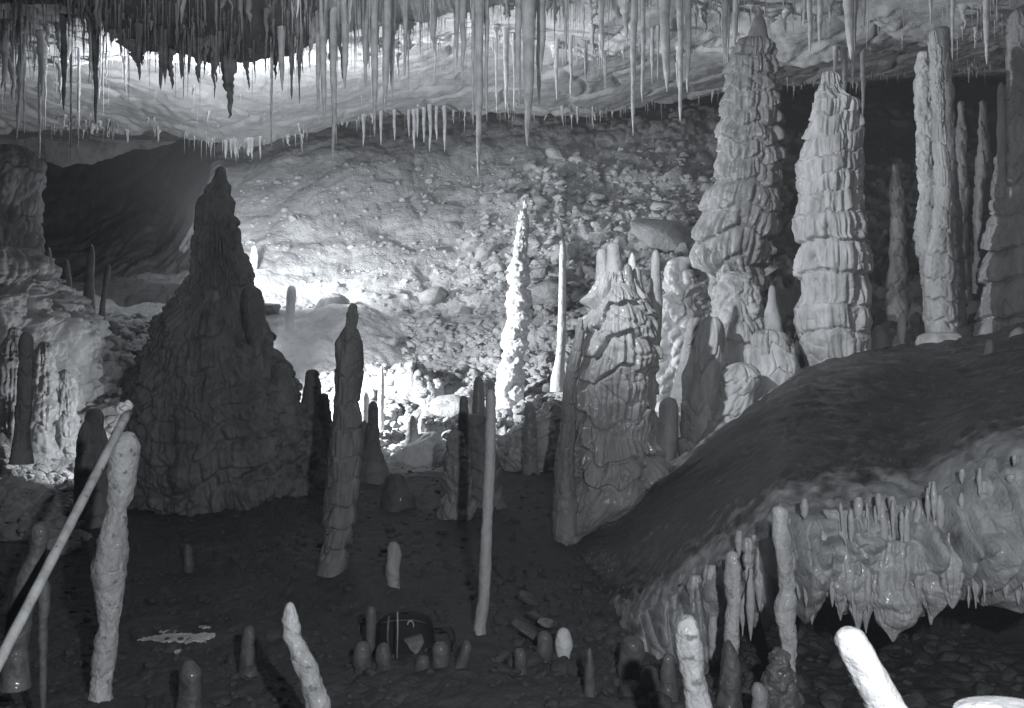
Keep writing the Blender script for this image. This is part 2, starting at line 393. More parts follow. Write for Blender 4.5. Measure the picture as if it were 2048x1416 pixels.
# ------------------------------------------------------------------ ceiling (one sheet with ledges)
def ledge1_py(px): return np.interp(px, [-800, -100, 150, 235, 260, 500, 560, 700, 850, 1000, 1200, 1340, 1450, 1620, 1700, 1900, 2048, 2600], [60, 45, 42, 60, 96, 96, 78, 44, 26, 6, 14, 28, 40, 52, 38, 70, 34, 20])
def ledge2_py(px): return np.interp(px, [-800, 0, 230, 300, 420, 700, 860, 1000, 1180, 1300, 1450, 1560, 1700, 1850, 2048, 2600], [118, 113, 106, 112, 125, 120, 92, 84, 112, 92, 74, 110, 108, 90, 60, 40])
def farceil_py(px): return np.interp(px, [-800, 0, 200, 300, 420, 500, 620, 760, 900, 1100, 1300, 1500, 1700, 2048, 2600], [250, 262, 262, 258, 286, 288, 262, 232, 216, 222, 200, 168, 150, 130, 120])
Y1, Y2, Y3 = 12.0, 15.0, 23.5
def edge1(x): return Y1 + 0.5 * noise(x * 0.7, 0, 0, 31) + 0.18 * noise(x * 3.1, 0, 0, 32)
def edge2(x): return Y2 + 0.7 * noise(x * 0.5, 0, 0, 33) + 0.2 * noise(x * 2.7, 0, 0, 34)
def edge3(x): return Y3 + 0.5 * noise(x * 0.4, 0, 0, 35) + 0.2 * noise(x * 1.7, 0, 0, 36)
def ceil_z(x, y, detail=True):
    x = np.asarray(x, float); y = np.asarray(y, float)
    px = CX + x / np.maximum(y, 8) * F
    p1 = CX + x / Y1 * F
    e1, e2, e3 = edge1(x), edge2(x), edge3(x)
    z1 = CAMZ + (CY - ledge1_py(CX + x / Y1 * F)) / F * Y1 + 0.10 * (Y1 - y) * 0.5
    z2e = CAMZ + (CY - ledge2_py(CX + x / Y2 * F)) / F * Y2
    z3e = CAMZ + (CY - farceil_py(CX + x / Y3 * F)) / F * Y3
    z2 = z2e + (Y2 - y) * 0.02
    st2 = np.interp(CX + x / Y2 * F, [0, 230, 330, 800, 900, 2048], [0.35, 0.35, 0.03, 0.03, 0.3, 0.3])
    t = np.clip((y - e2) / (e3 - e2), 0, 1)
    z3 = (z2e + st2) * (1 - t) + z3e * t + 0.35 * np.sin(t * 3.14)
    z4 = z3e + 0.45 + (y - e3) * 0.12
    z = np.where(y < e1, z1, z2 + 0.0)
    s1 = sstep(0.0, 0.12, y - e1); s2 = sstep(0.0, 0.12, y - e2); s3 = sstep(0.0, 0.15, y - e3)
    z = z1 * (1 - s1) + z2 * s1 * (1 - s2) + z3 * s2 * (1 - s3) * s1 + z4 * s3
    if detail:
        z = z + 0.10 * fbm(x * 0.5, y * 0.5, 2, 4, 41) + 0.03 * fbm(x * 5, y * 3.5, 2, 3, 47) + 0.06 * fbm(x * 2.3, y * 1.6, 2, 4, 42)
        d1, d2, rid, dx, dy = cell(x * 0.8 + 0.4 * noise(x, y, 0, 44), y * 0.5, 43)
        z = z - 0.10 * sstep(0, 0.15, d2 - d1) * rid * sstep(12, 13, y)
        ed = np.exp(-((y - e1 + 0.15) / 0.25) ** 2) + np.exp(-((y - e2 + 0.15) / 0.25) ** 2)
        z = z - ed * (0.04 + 0.07 * np.abs(noise(x * 7, y * 7, 0, 46)))
    return z
def build_ceiling():
    ny, nx = 560, 900
    t = np.linspace(0, 1, ny)
    Yv = np.where(t < 0.08, -4 + 14 * t / 0.08, 10 + 23 * ((t - 0.08) / 0.92) ** 1.35)
    XX, YY = np.meshgrid(np.linspace(-1, 1, nx), Yv); XX = XX * (np.maximum(YY, 10) * 0.75 + 2)
    ZZ = ceil_z(XX, YY)
    me = mesh_from('cave_ceiling', np.stack([XX, YY, ZZ], -1).reshape(-1, 3), grid_quads(ny, nx)[:, ::-1])
    tag(link('cave_ceiling', me, M['ceil']), kind='structure')
    # dark material over the left part of the low near ledge
    me.materials.append(M['clay_and_shade'])
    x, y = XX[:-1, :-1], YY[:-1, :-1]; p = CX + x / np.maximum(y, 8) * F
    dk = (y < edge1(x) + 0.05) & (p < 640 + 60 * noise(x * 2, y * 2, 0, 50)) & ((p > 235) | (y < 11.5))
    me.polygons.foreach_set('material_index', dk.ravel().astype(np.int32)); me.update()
build_ceiling()

# ------------------------------------------------------------------ side walls of the chamber
def build_wall(name, pts, z0, z1, seed):
    pts = np.array(pts, float)
    s = np.concatenate([[0], np.cumsum(np.hypot(*np.diff(pts, axis=0).T))])
    n, m_ = int(s[-1] * 14), 90
    t = np.linspace(0, s[-1], n); x = np.interp(t, s, pts[:, 0]); y = np.interp(t, s, pts[:, 1])
    zz = np.linspace(z0, z1, m_)
    Xg = x[None, :] + 0 * zz[:, None]; Yg = y[None, :] + 0 * zz[:, None]; Zg = zz[:, None] + 0 * Xg
    d = 0.6 * fbm(Xg * 0.5, Yg * 0.5, Zg * 0.5, 4, seed) + 0.18 * billow(Xg * 1.6, Yg * 1.6, Zg * 0.8, 3, seed + 2)
    dx, dy = np.gradient(x), np.gradient(y); l = np.hypot(dx, dy); nx_, ny_ = dy / l, -dx / l
    me = mesh_from(name, np.stack([Xg + nx_ * d, Yg + ny_ * d, Zg], -1).reshape(-1, 3), grid_quads(m_, n))
    tag(link(name, me, M['rock']), kind='structure')
build_wall('cave_wall', [(-3.6, -2), (-5.5, 3), (-7.4, 8), (-9.8, 14), (-14, 22), (-17, 32)], -1, 10, 5)
build_wall('cave_wall', [(3.2, -2), (4.2, 3), (5.6, 8), (7.8, 14), (12.5, 22), (17, 32)], -1, 10, 15)
build_wall('cave_wall', [(-18, 30), (18, 30)], 3, 11, 25)

# ------------------------------------------------------------------ flowstone shelf at right
LP = np.array([1120, 1180, 1240, 1300, 1380, 1450, 1510, 1560, 1640, 1720, 1800, 1860, 1920, 1980, 2050, 2200, 2500], float)
LIPY = np.array([7.0, 6.3, 5.6, 5.2, 4.95, 4.8, 4.7, 4.6, 4.55, 4.5, 4.5, 4.5, 4.4, 4.3, 4.2, 4.0, 3.8])
LIPZ = np.array([1200, 1215, 1215, 1185, 1135, 1085, 1045, 1005, 1000, 995, 985, 970, 930, 905, 890, 860, 800], float)
BOTZ = np.array([1270, 1330, 1370, 1370, 1350, 1290, 1235, 1200, 1195, 1200, 1200, 1190, 1180, 1180, 1180, 1160, 1100], float)
# crest line (py at Y = 8..9.3)
CRP = np.array([1120, 1150, 1250, 1380, 1500, 1600, 1700, 1850, 1960, 2048, 2200, 2500], float)
CRPY = np.array([1075, 1062, 1000, 905, 815, 745, 708, 690, 680, 655, 600, 500], float)
CRY = np.array([7.6, 7.7, 8.0, 8.3, 8.7, 9.0, 9.1, 9.1, 9.0, 8.8, 8.6, 8.4])
_g = np.arange(1000, 2700, 4.0); _k = np.hanning(25); _k /= _k.sum()
def _sm(xp, fp):
    v = np.interp(_g, xp, fp); return np.convolve(np.pad(v, 12, 'edge'), _k, 'valid')
_S = [_sm(LP, LIPY), _sm(LP, LIPZ), _sm(LP, BOTZ), _sm(CRP, CRY), _sm(CRP, CRPY)]
def shelf_prof(px):
    ly, lp, bp_, cy, cp = [np.interp(px, _g, v) for v in _S]
    lz = (CY - lp) / F * ly; bz = np.maximum((CY - bp_) / F * ly, -1.75); cz = (CY - cp) / F * cy
    return ly, lz, bz, cy, cz
def _old(px):
    ly = np.interp(px, LP, LIPY); lz = (CY - np.interp(px, LP, LIPZ)) / F * ly
    bz = np.maximum((CY - np.interp(px, LP, BOTZ)) / F * ly, -1.75)
    cy = np.interp(px, CRP, CRY); cz = (CY - np.interp(px, CRP, CRPY)) / F * cy
    return ly, lz, bz, cy, cz
def shelf_z(px, Y):
    ly, lz, bz, cy, cz = shelf_prof(px)
    t = np.clip((Y - ly) / (cy - ly), 0, 1)
    s = t * 0.75 + 0.25 * (t * t * (3 - 2 * t))
    return CAMZ + lz + (cz - lz) * s + 0.13 * np.sin(np.clip(t, 0, 1) * 3.14) * sstep(1200, 1500, px)
def build_shelf():
    px = np.linspace(1120, 2500, 980)
    ly, lz, bz, cy, cz = shelf_prof(px)
    rows = []
    # back skirt
    rows.append((px, cy + 1.6, CAMZ + cz - 1.6, 0 * px, 0 * px))
    rows.append((px, cy + 0.9, CAMZ + cz - 0.3, 0 * px, 0 * px))
    for t in np.linspace(1, 0, 200):
        Y = ly + (cy - ly) * t
        lipd = 0.06 * (1 - t) ** 8
        rows.append((px, Y, shelf_z(px, Y) - lipd, 0 * px, 0 * px + (1 - t)))
    for t in np.linspace(0.02, 1, 150):     # front curtain
        belly = 0.16 * math.sin(t * 3.14) ** 0.8 - 0.10 * t
        rows.append((px, ly - belly, CAMZ + lz - 0.06 + (bz - lz) * t, 0 * px + 1, 0 * px + 1 + t))
    for t in np.linspace(0.1, 1, 14):        # underside, then back wall
        rows.append((px, ly + 0.1 + 1.1 * t, CAMZ + bz - 0.06 + 0.10 * math.sin(t * 3), 0 * px, 0 * px))
    rows.append((px, ly + 1.4, 0 * px - 0.35, 0 * px, 0 * px))
    PXg = np.array([r[0] for r in rows]); Yg = np.array([r[1] for r in rows]); Zg = np.array([r[2] for r in rows]); Fm = np.array([r[3] for r in rows]); T = np.array([r[4] for r in rows])
    Xg = (PXg - CX) / F * Yg
    # top: long flow ripples running down the slope, plus rough crust near the crest and teeth near the lip
    top = (T <= 1) * 1.0
    crest = sstep(0.35, 0.02, T) * top * sstep(1780, 1650, PXg)
    lipm = sstep(0.80, 0.97, T) * top
    n1 = fbm(Xg * 0.8, Yg * 0.8, 1, 4, 61)
    rip = noise(Xg * 7 + Yg * 4, Yg * 2.0 - Xg * 1.2, Zg * 2, 62)
    scal = billow(Xg * 5 + Yg * 2.5, Yg * 1.8 - Xg * 0.9, Zg * 1.5, 3, 73)
    Zg = Zg + top * (0.09 * n1 + 0.05 * (scal - 0.5) * (0.35 + sstep(0.6, 0.1, T)) + 0.010 * rip + 0.012 * (billow(Xg * 14 + Yg * 6, Yg * 5 - Xg * 2.5, Zg * 4, 2, 76) - 0.5) + 0.006 * fbm(Xg * 8, Yg * 8, Zg * 8, 3, 68)) + crest * (0.05 * (billow(Xg * 3.5, Yg * 3.5, Zg * 3.5, 3, 63) - 0.5)) + lipm * 0.035 * (billow(Xg * 9, Yg * 5, Zg * 9, 2, 64) - 0.5)
    # curtain flutes
    ff = np.minimum(np.abs(noise(Xg * 6.0, 3, Zg * 1.1, 65)) * 2.5, 1) ** 0.7
    f2 = np.minimum(np.abs(noise(Xg * 15 + 0.3 * Zg, 3, Zg * 2.6, 66)) * 2.5, 1) ** 0.7
    Yg = Yg - Fm * (0.16 * (ff - 0.6) + 0.06 * (f2 - 0.6) + 0.16 * fbm(Xg * 2.2, 0, Zg * 2.6, 3, 67) + 0.16 * (billow(Xg * 2.6, 1, Zg * 3.2, 3, 74) - 0.5) + 0.035 * (billow(Xg * 9, 1, Zg * 9, 2, 75) - 0.5))
    # ragged lower rim
    lowm = sstep(1.6, 2.0, T)
    Zg = Zg + lowm * 0.13 * (1 - ff) * (Fm > 0) - lowm * 0.05 * f2 * (Fm > 0)
    V = np.stack([Xg, Yg, Zg], -1)
    me = mesh_from('flowstone_shelf', V.reshape(-1, 3), grid_quads(len(rows), len(px))[:, ::-1])
    o = link('flowstone_shelf', me, M['shelf'])
    lim = np.interp(PXg, [1120, 1250, 1400, 1600, 1700, 1790], [0.30, 0.25, 0.20, 0.13, 0.05, -0.4])
    clean = np.maximum(sstep(0.86, 0.99, T), sstep(lim + 0.05, lim - 0.05, T) * (T > 0))  # paler at crest, lip and curtain, darker over the slope between
    att = me.attributes.new('clean', 'FLOAT', 'POINT'); att.data.foreach_set('value', clean.ravel().astype(np.float32))
    tag(o, kind='structure')
build_shelf()

# ------------------------------------------------------------------ the big stalagmites
# A: great dark cone at left
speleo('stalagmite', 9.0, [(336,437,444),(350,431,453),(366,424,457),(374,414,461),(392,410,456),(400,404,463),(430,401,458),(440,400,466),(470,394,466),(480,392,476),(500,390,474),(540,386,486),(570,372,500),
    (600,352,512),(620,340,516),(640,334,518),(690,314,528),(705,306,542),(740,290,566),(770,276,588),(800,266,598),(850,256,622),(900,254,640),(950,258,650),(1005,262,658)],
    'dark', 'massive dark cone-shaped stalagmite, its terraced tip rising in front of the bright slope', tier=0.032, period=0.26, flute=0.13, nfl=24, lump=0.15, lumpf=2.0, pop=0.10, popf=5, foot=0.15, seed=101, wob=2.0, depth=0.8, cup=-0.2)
# knobs and small stalagmites on the cone's flanks
G_K = 'small stalagmites growing on the flanks of the dark cone'
for rows, lab, mt in [
    ([(508,463,476),(530,460,480),(570,460,484),(610,462,486)], 'small rounded stalagmite against the upper right edge of the dark cone', 'dark'),
    ([(550,482,492),(570,478,496),(600,478,497),(640,478,498)], 'short finger stalagmite just below the knob on the right edge of the dark cone', 'dark'),
    ([(580,484,502),(595,476,514),(620,474,520),(650,480,520),(690,488,522),(740,490,530)], 'thick lumpy stalagmite bulging from the right shoulder of the dark cone', 'dark'),
    ([(682,521,534),(695,517,537),(720,516,538),(770,512,540)], 'stubby round-headed stalagmite halfway down the right flank of the dark cone', 'dark'),
    ([(586,428,437),(600,423,438),(640,421,436),(680,418,440)], 'thin pale-tipped stalagmite on the front of the dark cone', 'grey'),
    ([(744,610,625),(760,603,630),(790,598,634),(830,592,640),(870,588,648),(940,582,655)], 'dark round-topped stalagmite at the lower right foot of the dark cone', 'dark'),
    ([(790,633,643),(810,628,650),(850,624,656),(960,620,662)], 'narrower dark stalagmite pressed against the right of the round-topped one by the cone', 'dark'),
    ([(890,494,508),(920,488,516),(980,480,520),(1040,470,525)], 'low fluted dark stalagmite in front of the base of the cone', 'dark'),
    ([(946,530,540),(960,528,542),(1000,526,542),(1055,522,545)], 'little dim finger stalagmite right of the fluted one before the cone', 'stub'),
    ([(592,338,344),(600,334,346),(630,330,345),(660,324,342)], 'sliver of pale stalagmite on the upper left edge of the dark cone', 'calcite'),
    ([(456,462,467),(463,459,471),(490,457,474),(530,454,478)], 'rounded knob high on the right edge of the dark cone tip', 'dark'),
    ([(610,350,360),(622,344,370),(660,338,374),(720,330,378)], 'blunt boss on the left shoulder of the dark cone', 'dark'),
    ([(735,540,560),(750,532,572),(790,528,580),(850,520,588)], 'wide lumpy boss low on the right flank of the dark cone', 'dark'),
    ([(652,317,322),(665,312,324),(690,306,322),(730,300,322)], 'lower sliver of pale stalagmite on the left edge of the dark cone', 'calcite')]:
    if rows[0][1] > 450 and rows[0][0] < 880: rows = [(a, b + 8, c + 9) for a, b, c in rows]
    speleo('stalagmite', 8.75 if rows[0][1] < 590 and rows[0][0] > 560 and rows[0][1] > 400 else 9.0, rows, mt, lab, group=G_K, tier=0.02, period=0.12, lump=0.02, lumpf=5, rough=0.006, flute=0.015, nfl=7, foot=0.1)
# B: slim dark column in the middle
speleo('stalagmite', 6.2, [(612,698,712),(625,695,716),(645,693,715),(660,688,713),(672,682,718),(685,672,724),(720,669,729),(750,669,727),(785,671,723),(800,668,722),
    (850,665,722),(900,658,724),(950,655,722),(1000,650,718),(1045,647,712),(1062,652,706),(1080,648,700),(1120,640,694),(1155,632,690),(1168,632,688)],
    'dark', 'slender dark segmented stalagmite with a finger-like tip, standing alone right of the cone', tier=0.035, period=0.16, bounds=[640,668,745,800,852,905,950,1000,1045,1085], flute=0.022, nfl=7, lump=0.012, lumpf=6, foot=0.1, seed=103, wob=0.5)
speleo('stalagmite', 9.2, [(806,741,752),(820,737,756),(850,736,757),(880,732,758),(905,720,764),(930,716,772),(965,705,785)], 'dark', 'short dark two-lobed stalagmite tight against the right of the slender dark column', group=None, lump=0.03, lumpf=5, tier=0.015, period=0.12, foot=0.25)
speleo('stalagmite', 9.3, [(845,722,734),(865,718,740),(900,712,746),(960,706,750)], 'dark', 'low dark nub between the slender dark column and its two-lobed neighbour', lump=0.02, lumpf=6, foot=0.3)
# bright far ones
speleo('stalagmite', 11.6, [(735,761,766),(760,758,768),(800,756,768),(850,756,768),(905,752,766),(925,750,766)], 'white', 'thin brilliant white stalagmite right of the slender dark column', lump=0.01, foot=0.2)
speleo('stalagmite', 11.4, [(786,724,732),(800,720,738),(840,718,742),(900,716,744)], 'white', 'short white stalagmite glowing just behind the slender dark column', lump=0.02, foot=0.2)
speleo('stalagmite', 10.8, [(834,818,828),(850,814,834),(880,812,838),(910,810,836)], 'grey', 'small grey stalagmite leaning on the brightly lit rubble', lump=0.02, foot=0.2)
speleo('stalagmite', 15.4, [(574,579,587),(590,574,592),(640,570,588),(690,566,586),(722,562,590)], 'white', 'pale glowing stalagmite on the bright slope right of the cone', lump=0.02, foot=0.3)
speleo('stalagmite', 18.5, [(494,505,511),(510,501,515),(550,499,514),(582,497,517)], 'white', 'small pale stalagmite high on the slope beside the cone tip', lump=0.03, foot=0.3)
# C: knobbly white column
speleo('stalagmite', 12.5, [(402,1048,1053),(415,1044,1054),(430,1040,1054),(470,1036,1053),(500,1030,1053),(540,1022,1056),(600,1015,1056),(650,1012,1053),(700,1006,1052),(740,999,1050),(800,996,1048),(840,992,1046)],
    'white', 'tall thin knobbly stalagmite, brilliant white on its left side, before the rubble', tier=0.04, period=0.16, pop=0.09, popf=5, lump=0.05, lumpf=3, foot=0.3, seed=109)
# D: smooth pale rod and its bent foot
speleo('stalagmite', 12.0, [(490,1121,1131),(520,1119,1132),(560,1118,1132),(640,1116,1132),(690,1114,1131),(720,1110,1130),(745,1104,1130)],
    'white', 'straight smooth pale stalagmite with a hooked foot, right of the knobbly white one', lump=0.01, lumpf=4, ring=0.006, foot=0.2)
# E: little group near the front column
speleo('stalagmite', 9.6, [(756,951,963),(770,948,967),(815,945,969),(870,942,972)], 'grey', 'stubby grey round-headed stalagmite behind the tip of the long thin column', lump=0.015, foot=0.4)
speleo('stalagmite', 7.9, [(795,922,932),(810,918,936),(850,916,938),(900,912,940),(960,905,945)], 'dark', 'finger-like dark stalagmite left of the long thin column', lump=0.015, tier=0.01, period=0.12, foot=0.3)
speleo('stalagmite', 7.8, [(868,898,918),(885,890,930),(920,886,945),(960,884,950),(1000,880,948),(1040,876,940),(1070,872,925)], 'grey', 'squat lumpy grey stalagmite behind the shadow of the long thin column', tier=0.04, period=0.16, lump=0.06, lumpf=4, flute=0.03, nfl=6, pop=0.025, popf=9, foot=0.15)
speleo('stalagmite', 8.3, [(834,938,958),(850,930,975),(890,928,992),(940,930,1000),(1000,925,1005)], 'dark', 'broad dark stalagmite standing close behind the long thin column', tier=0.03, period=0.16, lump=0.03, foot=0.2)
# F: long thin column in front
speleo('stalagmite', 5.2, [(783,975,988),(795,972,991),(850,971,991),(900,969,990),(950,967,989),(1040,964,985),(1120,960,983),(1200,956,980),(1235,951,974),(1258,947,970)],
    'calcite', 'very long thin pale column standing alone in the middle of the dark floor', lump=0.008, lumpf=6, ring=0.004, foot=0.15, tier=0.003, period=0.22, rough=0.003)
# G
speleo('stalagmite', 9.5, [(810,1053,1066),(825,1049,1071),(870,1046,1074),(920,1044,1076),(965,1042,1080)], 'grey', 'dark round-headed stalagmite with a white rim on its left, before the grey crust', lump=0.02, pop=0.02, popf=10, foot=0.3)
# H: large flowstone stalagmite right of centre
speleo('stalagmite', 7.8, [(556,1205,1248),(566,1196,1268),(585,1186,1285),(600,1177,1294),(640,1165,1308),(680,1162,1316),(715,1160,1312),(735,1154,1310),(760,1153,1306),(768,1150,1312),(850,1154,1312),
    (880,1158,1306),(940,1152,1330),(1000,1132,1330),(1040,1120,1270),(1064,1128,1235)], 'drape', 'big flowstone-draped stalagmite crowned by several fingers, right of centre',
    tier=0.085, period=0.4, bounds=[600,640,700,762,868,960,1010], flute=0.10, nfl=11, lump=0.06, lumpf=3, pop=0.04, popf=6, foot=0.1, seed=115, wob=0.8, cup=0.0, depth=0.75)
G_F = 'finger stalagmites crowning the big flowstone stalagmite'
for rows, lab, dy, mt in [
    ([(490,1220,1234),(500,1214,1241),(530,1212,1244),(580,1208,1246),(620,1205,1250)], 'tallest blunt finger on top of the big flowstone stalagmite', 0.0, 'calcite'),
    ([(502,1198,1210),(515,1194,1216),(550,1193,1220),(600,1186,1222)], 'left finger on the big flowstone stalagmite, half hidden by the tallest', 0.15, 'calcite'),
    ([(532,1248,1260),(545,1244,1266),(580,1240,1272),(620,1238,1276)], 'shorter brown-grey finger in the middle of the flowstone stalagmite top', -0.02, 'grey'),
    ([(538,1265,1276),(560,1262,1284),(600,1260,1294),(640,1258,1300)], 'wrinkled low finger right of the middle one on the flowstone stalagmite', 0.05, 'calcite'),
    ([(505,1304,1318),(520,1301,1322),(580,1300,1324),(640,1302,1324),(700,1304,1320)], 'slim upright finger along the right edge of the flowstone stalagmite', 0.2, 'calcite'),
    ([(508,1261,1268),(520,1257,1273),(550,1254,1275)], 'small bright white finger behind the flowstone stalagmite top', 0.5, 'white')]:
    speleo('stalagmite', 7.8 + dy, rows, mt, lab, group=G_F, ring=0.006, lump=0.015, lumpf=5, foot=0.0)
speleo('stalagmite', 7.6, [(640,1158,1166),(660,1153,1168),(712,1140,1162),(760,1130,1152),(830,1124,1150),(900,1116,1146),(960,1112,1148),(1000,1110,1150)], 'grey',
    'narrow grey column leaning on the left side of the big flowstone stalagmite', tier=0.015, period=0.14, lump=0.03, lumpf=4, flute=0.02, nfl=5, foot=0.3)
# I: coral-crusted mass behind
speleo('stalagmite', 10.6, [(520,1352,1372),(540,1342,1385),(580,1330,1396),(640,1322,1402),(700,1314,1398),(760,1312,1392),(820,1310,1400),(900,1308,1420)], 'calcite',
    'rough coral-crusted mound between the flowstone stalagmite and the tall column', pop=0.16, popf=4, lump=0.12, lumpf=2, foot=0.3)
# J: tall column
speleo('stalagmite', 10.3, [(88,1492,1530),(100,1470,1545),(125,1458,1550),(160,1454,1552),(200,1447,1556),(260,1440,1560),(330,1432,1562),(366,1428,1562),(380,1416,1562),(430,1402,1558),(460,1392,1550),(500,1386,1542),(530,1392,1532),(555,1416,1528),(600,1424,1526),(650,1440,1520),(720,1440,1530)],
    'grey', 'tallest tiered column at right, reaching the ceiling, its right side in deep shadow', tier=0.06, period=0.28, bounds=[112,150,182,215,248,285,322,368,425,478,540,600], flute=0.15, nfl=9, lump=0.05, lumpf=3, pop=0.025, popf=8, foot=0.6, seed=131, wob=0.4, cup=-0.1)
speleo('column_top', 10.35, [(20,1512,1524),(60,1500,1535),(95,1486,1540),(120,1480,1545)], 'grey', 'grey neck joining the tallest column to the ceiling', 'column', lump=0.04, foot=0.1)
# lobes around its foot
G_L = 'bulbous stalagmites heaped on the crest of the flowstone slope'
for rows, lab, dy, kw in [
    ([(575,1538,1550),(590,1532,1556),(620,1528,1562),(660,1522,1567),(700,1516,1574),(740,1510,1590)], 'smooth upright cone stalagmite in the dark gap left of the bright tiered column', 9.2, dict(ring=0.006)),
    ([(604,1468,1486),(620,1460,1494),(650,1452,1508),(690,1446,1512),(730,1438,1518),(790,1430,1520)], 'layered dark-capped stalagmite below the tallest column', 9.0, dict(tier=0.06, period=0.2, flute=0.03)),
    ([(640,1412,1430),(660,1402,1442),(700,1385,1448),(750,1368,1448),(820,1360,1440),(900,1362,1430),(940,1372,1420)], 'long smooth lobe sliding down left of the layered dark-capped stalagmite', 8.6, dict(tier=0.05, period=0.3, flute=0.03)),
    ([(672,1500,1540),(690,1495,1580),(730,1500,1600),(780,1480,1600),(820,1470,1560)], 'swollen flowstone boss below the smooth cone', 8.9, dict(tier=0.06, period=0.22, flute=0.04)),
    ([(742,1450,1500),(770,1440,1520),(820,1420,1500),(870,1400,1470),(900,1390,1450)], 'low pillow of flowstone at the front of the heaped stalagmites', 8.5, dict(tier=0.05, period=0.18, flute=0.03)),
    ([(640,1385,1398),(660,1375,1410),(720,1360,1415),(760,1350,1410)], 'small capped stalagmite at the left back of the heap', 9.4, dict(tier=0.03, period=0.15)),
    ([(800,1335,1350),(820,1325,1352),(850,1318,1350),(890,1310,1350)], 'small pale knob between the big flowstone stalagmite and the heap', 8.6, dict()),
    ([(560,1450,1500),(590,1430,1515),(640,1420,1525),(700,1420,1530)], 'crusty knob under the overhang of the tallest column', 9.7, dict(pop=0.08, popf=7)),
    ([(735,1640,1680),(755,1625,1720),(775,1610,1740)], 'flat pale collar at the foot of the bright tiered column', 8.8, dict())]:
    speleo('stalagmite', dy, rows, 'calcite', lab, group=G_L, lump=0.06, lumpf=4, foot=0.2, wob=0.7, **kw)
# M: bright tiered column
speleo('stalagmite', 9.0, [(146,1650,1660),(158,1642,1672),(175,1638,1678),(192,1632,1690),(202,1629,1712),(225,1625,1714),(238,1619,1716),(300,1613,1716),(316,1610,1718),(324,1597,1718),(400,1601,1718),(425,1600,1722),(434,1591,1726),(478,1598,1726),(486,1602,1737),
    (560,1603,1736),(600,1606,1732),(614,1592,1732),(650,1596,1735),(700,1606,1733),(728,1618,1728)],
    'calcite', 'bright stepped column like stacked upturned cups, right of the black gap', tier=0.05, period=0.25, bounds=[170,196,236,278,320,356,392,430,482,545,610,660], flute=0.14, nfl=8, lump=0.05, lumpf=4, foot=0.12, seed=147, wob=0.45, rough=0.006, cup=0.45)
# N: twin column
speleo('stalagmite', 9.05, [(106,1840,1850),(115,1835,1856),(135,1831,1860),(200,1830,1864),(250,1832,1864),(330,1834,1868),(400,1836,1872),(440,1834,1876),(480,1832,1880),(520,1840,1880),(600,1852,1880)],
    'calcite', 'left shaft of the pale twin column near the right edge', tier=0.03, period=0.13, pop=0.02, popf=9, lump=0.03, lumpf=5, flute=0.025, nfl=5, foot=0.1)
speleo('stalagmite', 8.95, [(62,1858,1868),(75,1856,1876),(100,1860,1882),(200,1862,1888),(280,1864,1892),(330,1866,1900),(400,1868,1902),(470,1862,1903),(500,1852,1904),(540,1850,1910),(600,1852,1910),(640,1851,1911),(672,1855,1913)],
    'calcite', 'right shaft of the pale twin column, thick and bright at its foot', tier=0.035, period=0.17, bounds=[90,125,160,200,235,280,330,370,415,460,512,560,600,640], lump=0.02, flute=0.03, nfl=6, foot=0.1)
speleo('boulder', 8.7, [(672,1850,1915),(685,1838,1930),(700,1842,1925),(715,1860,1900),(728,1862,1890)], 'calcite', 'pale overhanging slab under the foot of the twin column', 'boulder', lump=0.10, lumpf=4, depth=0.8, point=0.25, foot=0.0)
# right edge group
speleo('stalagmite', 10.0, [(30,2018,2048),(60,2016,2052),(120,2014,2050),(200,2014,2046),(260,2010,2046)], 'calcite', 'thick ribbed column at the top right corner', tier=0.04, period=0.2, flute=0.04, nfl=5, lump=0.03, foot=0.3)
speleo('stalagmite', 10.0, [(168,1997,2005),(180,1994,2010),(240,1994,2012),(300,1994,2012),(352,1996,2014)], 'calcite', 'slim pale stalagmite left of the thick ribbed column at the right edge', ring=0.01, lump=0.02, foot=0.2)
speleo('stalagmite', 10.1, [(230,2018,2040),(260,2005,2060),(310,2000,2090),(350,1996,2110),(400,1990,2130),(470,1984,2150),(560,1975,2170),(680,1965,2190)], 'calcite', 'fluted flowstone mass below the ribbed column at the right edge', tier=0.08, period=0.3, flute=0.07, nfl=10, lump=0.08, foot=0.4)
for rows, lab, Yd in [([(205,1960,1972),(260,1955,1978),(400,1952,1982),(520,1948,1985)], 'dim grey column in the dark recess right of the twin column', 12.5),
    ([(205,1918,1926),(260,1914,1930),(400,1912,1934),(520,1908,1938)], 'thin shadowy column close behind the right of the twin column', 12.3),
    ([(60,1876,1895),(200,1880,1908),(330,1886,1915),(520,1890,1925)], 'shadowy shaft directly behind the twin column', 11.5),
    ([(330,1785,1795),(380,1780,1806),(480,1778,1812),(620,1775,1815)], 'barely lit column in the black space left of the twin column', 12.8)]:
    speleo('stalagmite', Yd, rows, 'dark', lab, group='dim columns in the dark recess at right', tier=0.03, period=0.3, lump=0.05, foot=0.8)
for rows, lab, mt, Yd in [([(628,1800,1807),(640,1796,1811),(665,1794,1812),(684,1796,1810)], 'small white pointed stalagmite between the two bright columns', 'white', 9.3),
    ([(630,1822,1840),(645,1820,1845),(655,1826,1840),(690,1828,1838)], 'little dark mushroom-shaped stalagmite beside the white pointed one', 'dark', 9.5),
    ([(655,1750,1762),(665,1744,1772),(700,1740,1778)], 'low ribbed dome right of the bright stepped column', 'grey', 9.2),
    ([(674,1788,1796),(690,1780,1800),(710,1778,1802)], 'tiny pale nub at the left foot of the white pointed stalagmite', 'calcite', 9.1)]:
    speleo('stalagmite', Yd, rows, mt, lab, group='small stalagmites on the flat top of the shelf', ring=0.008, lump=0.02, foot=0.15)
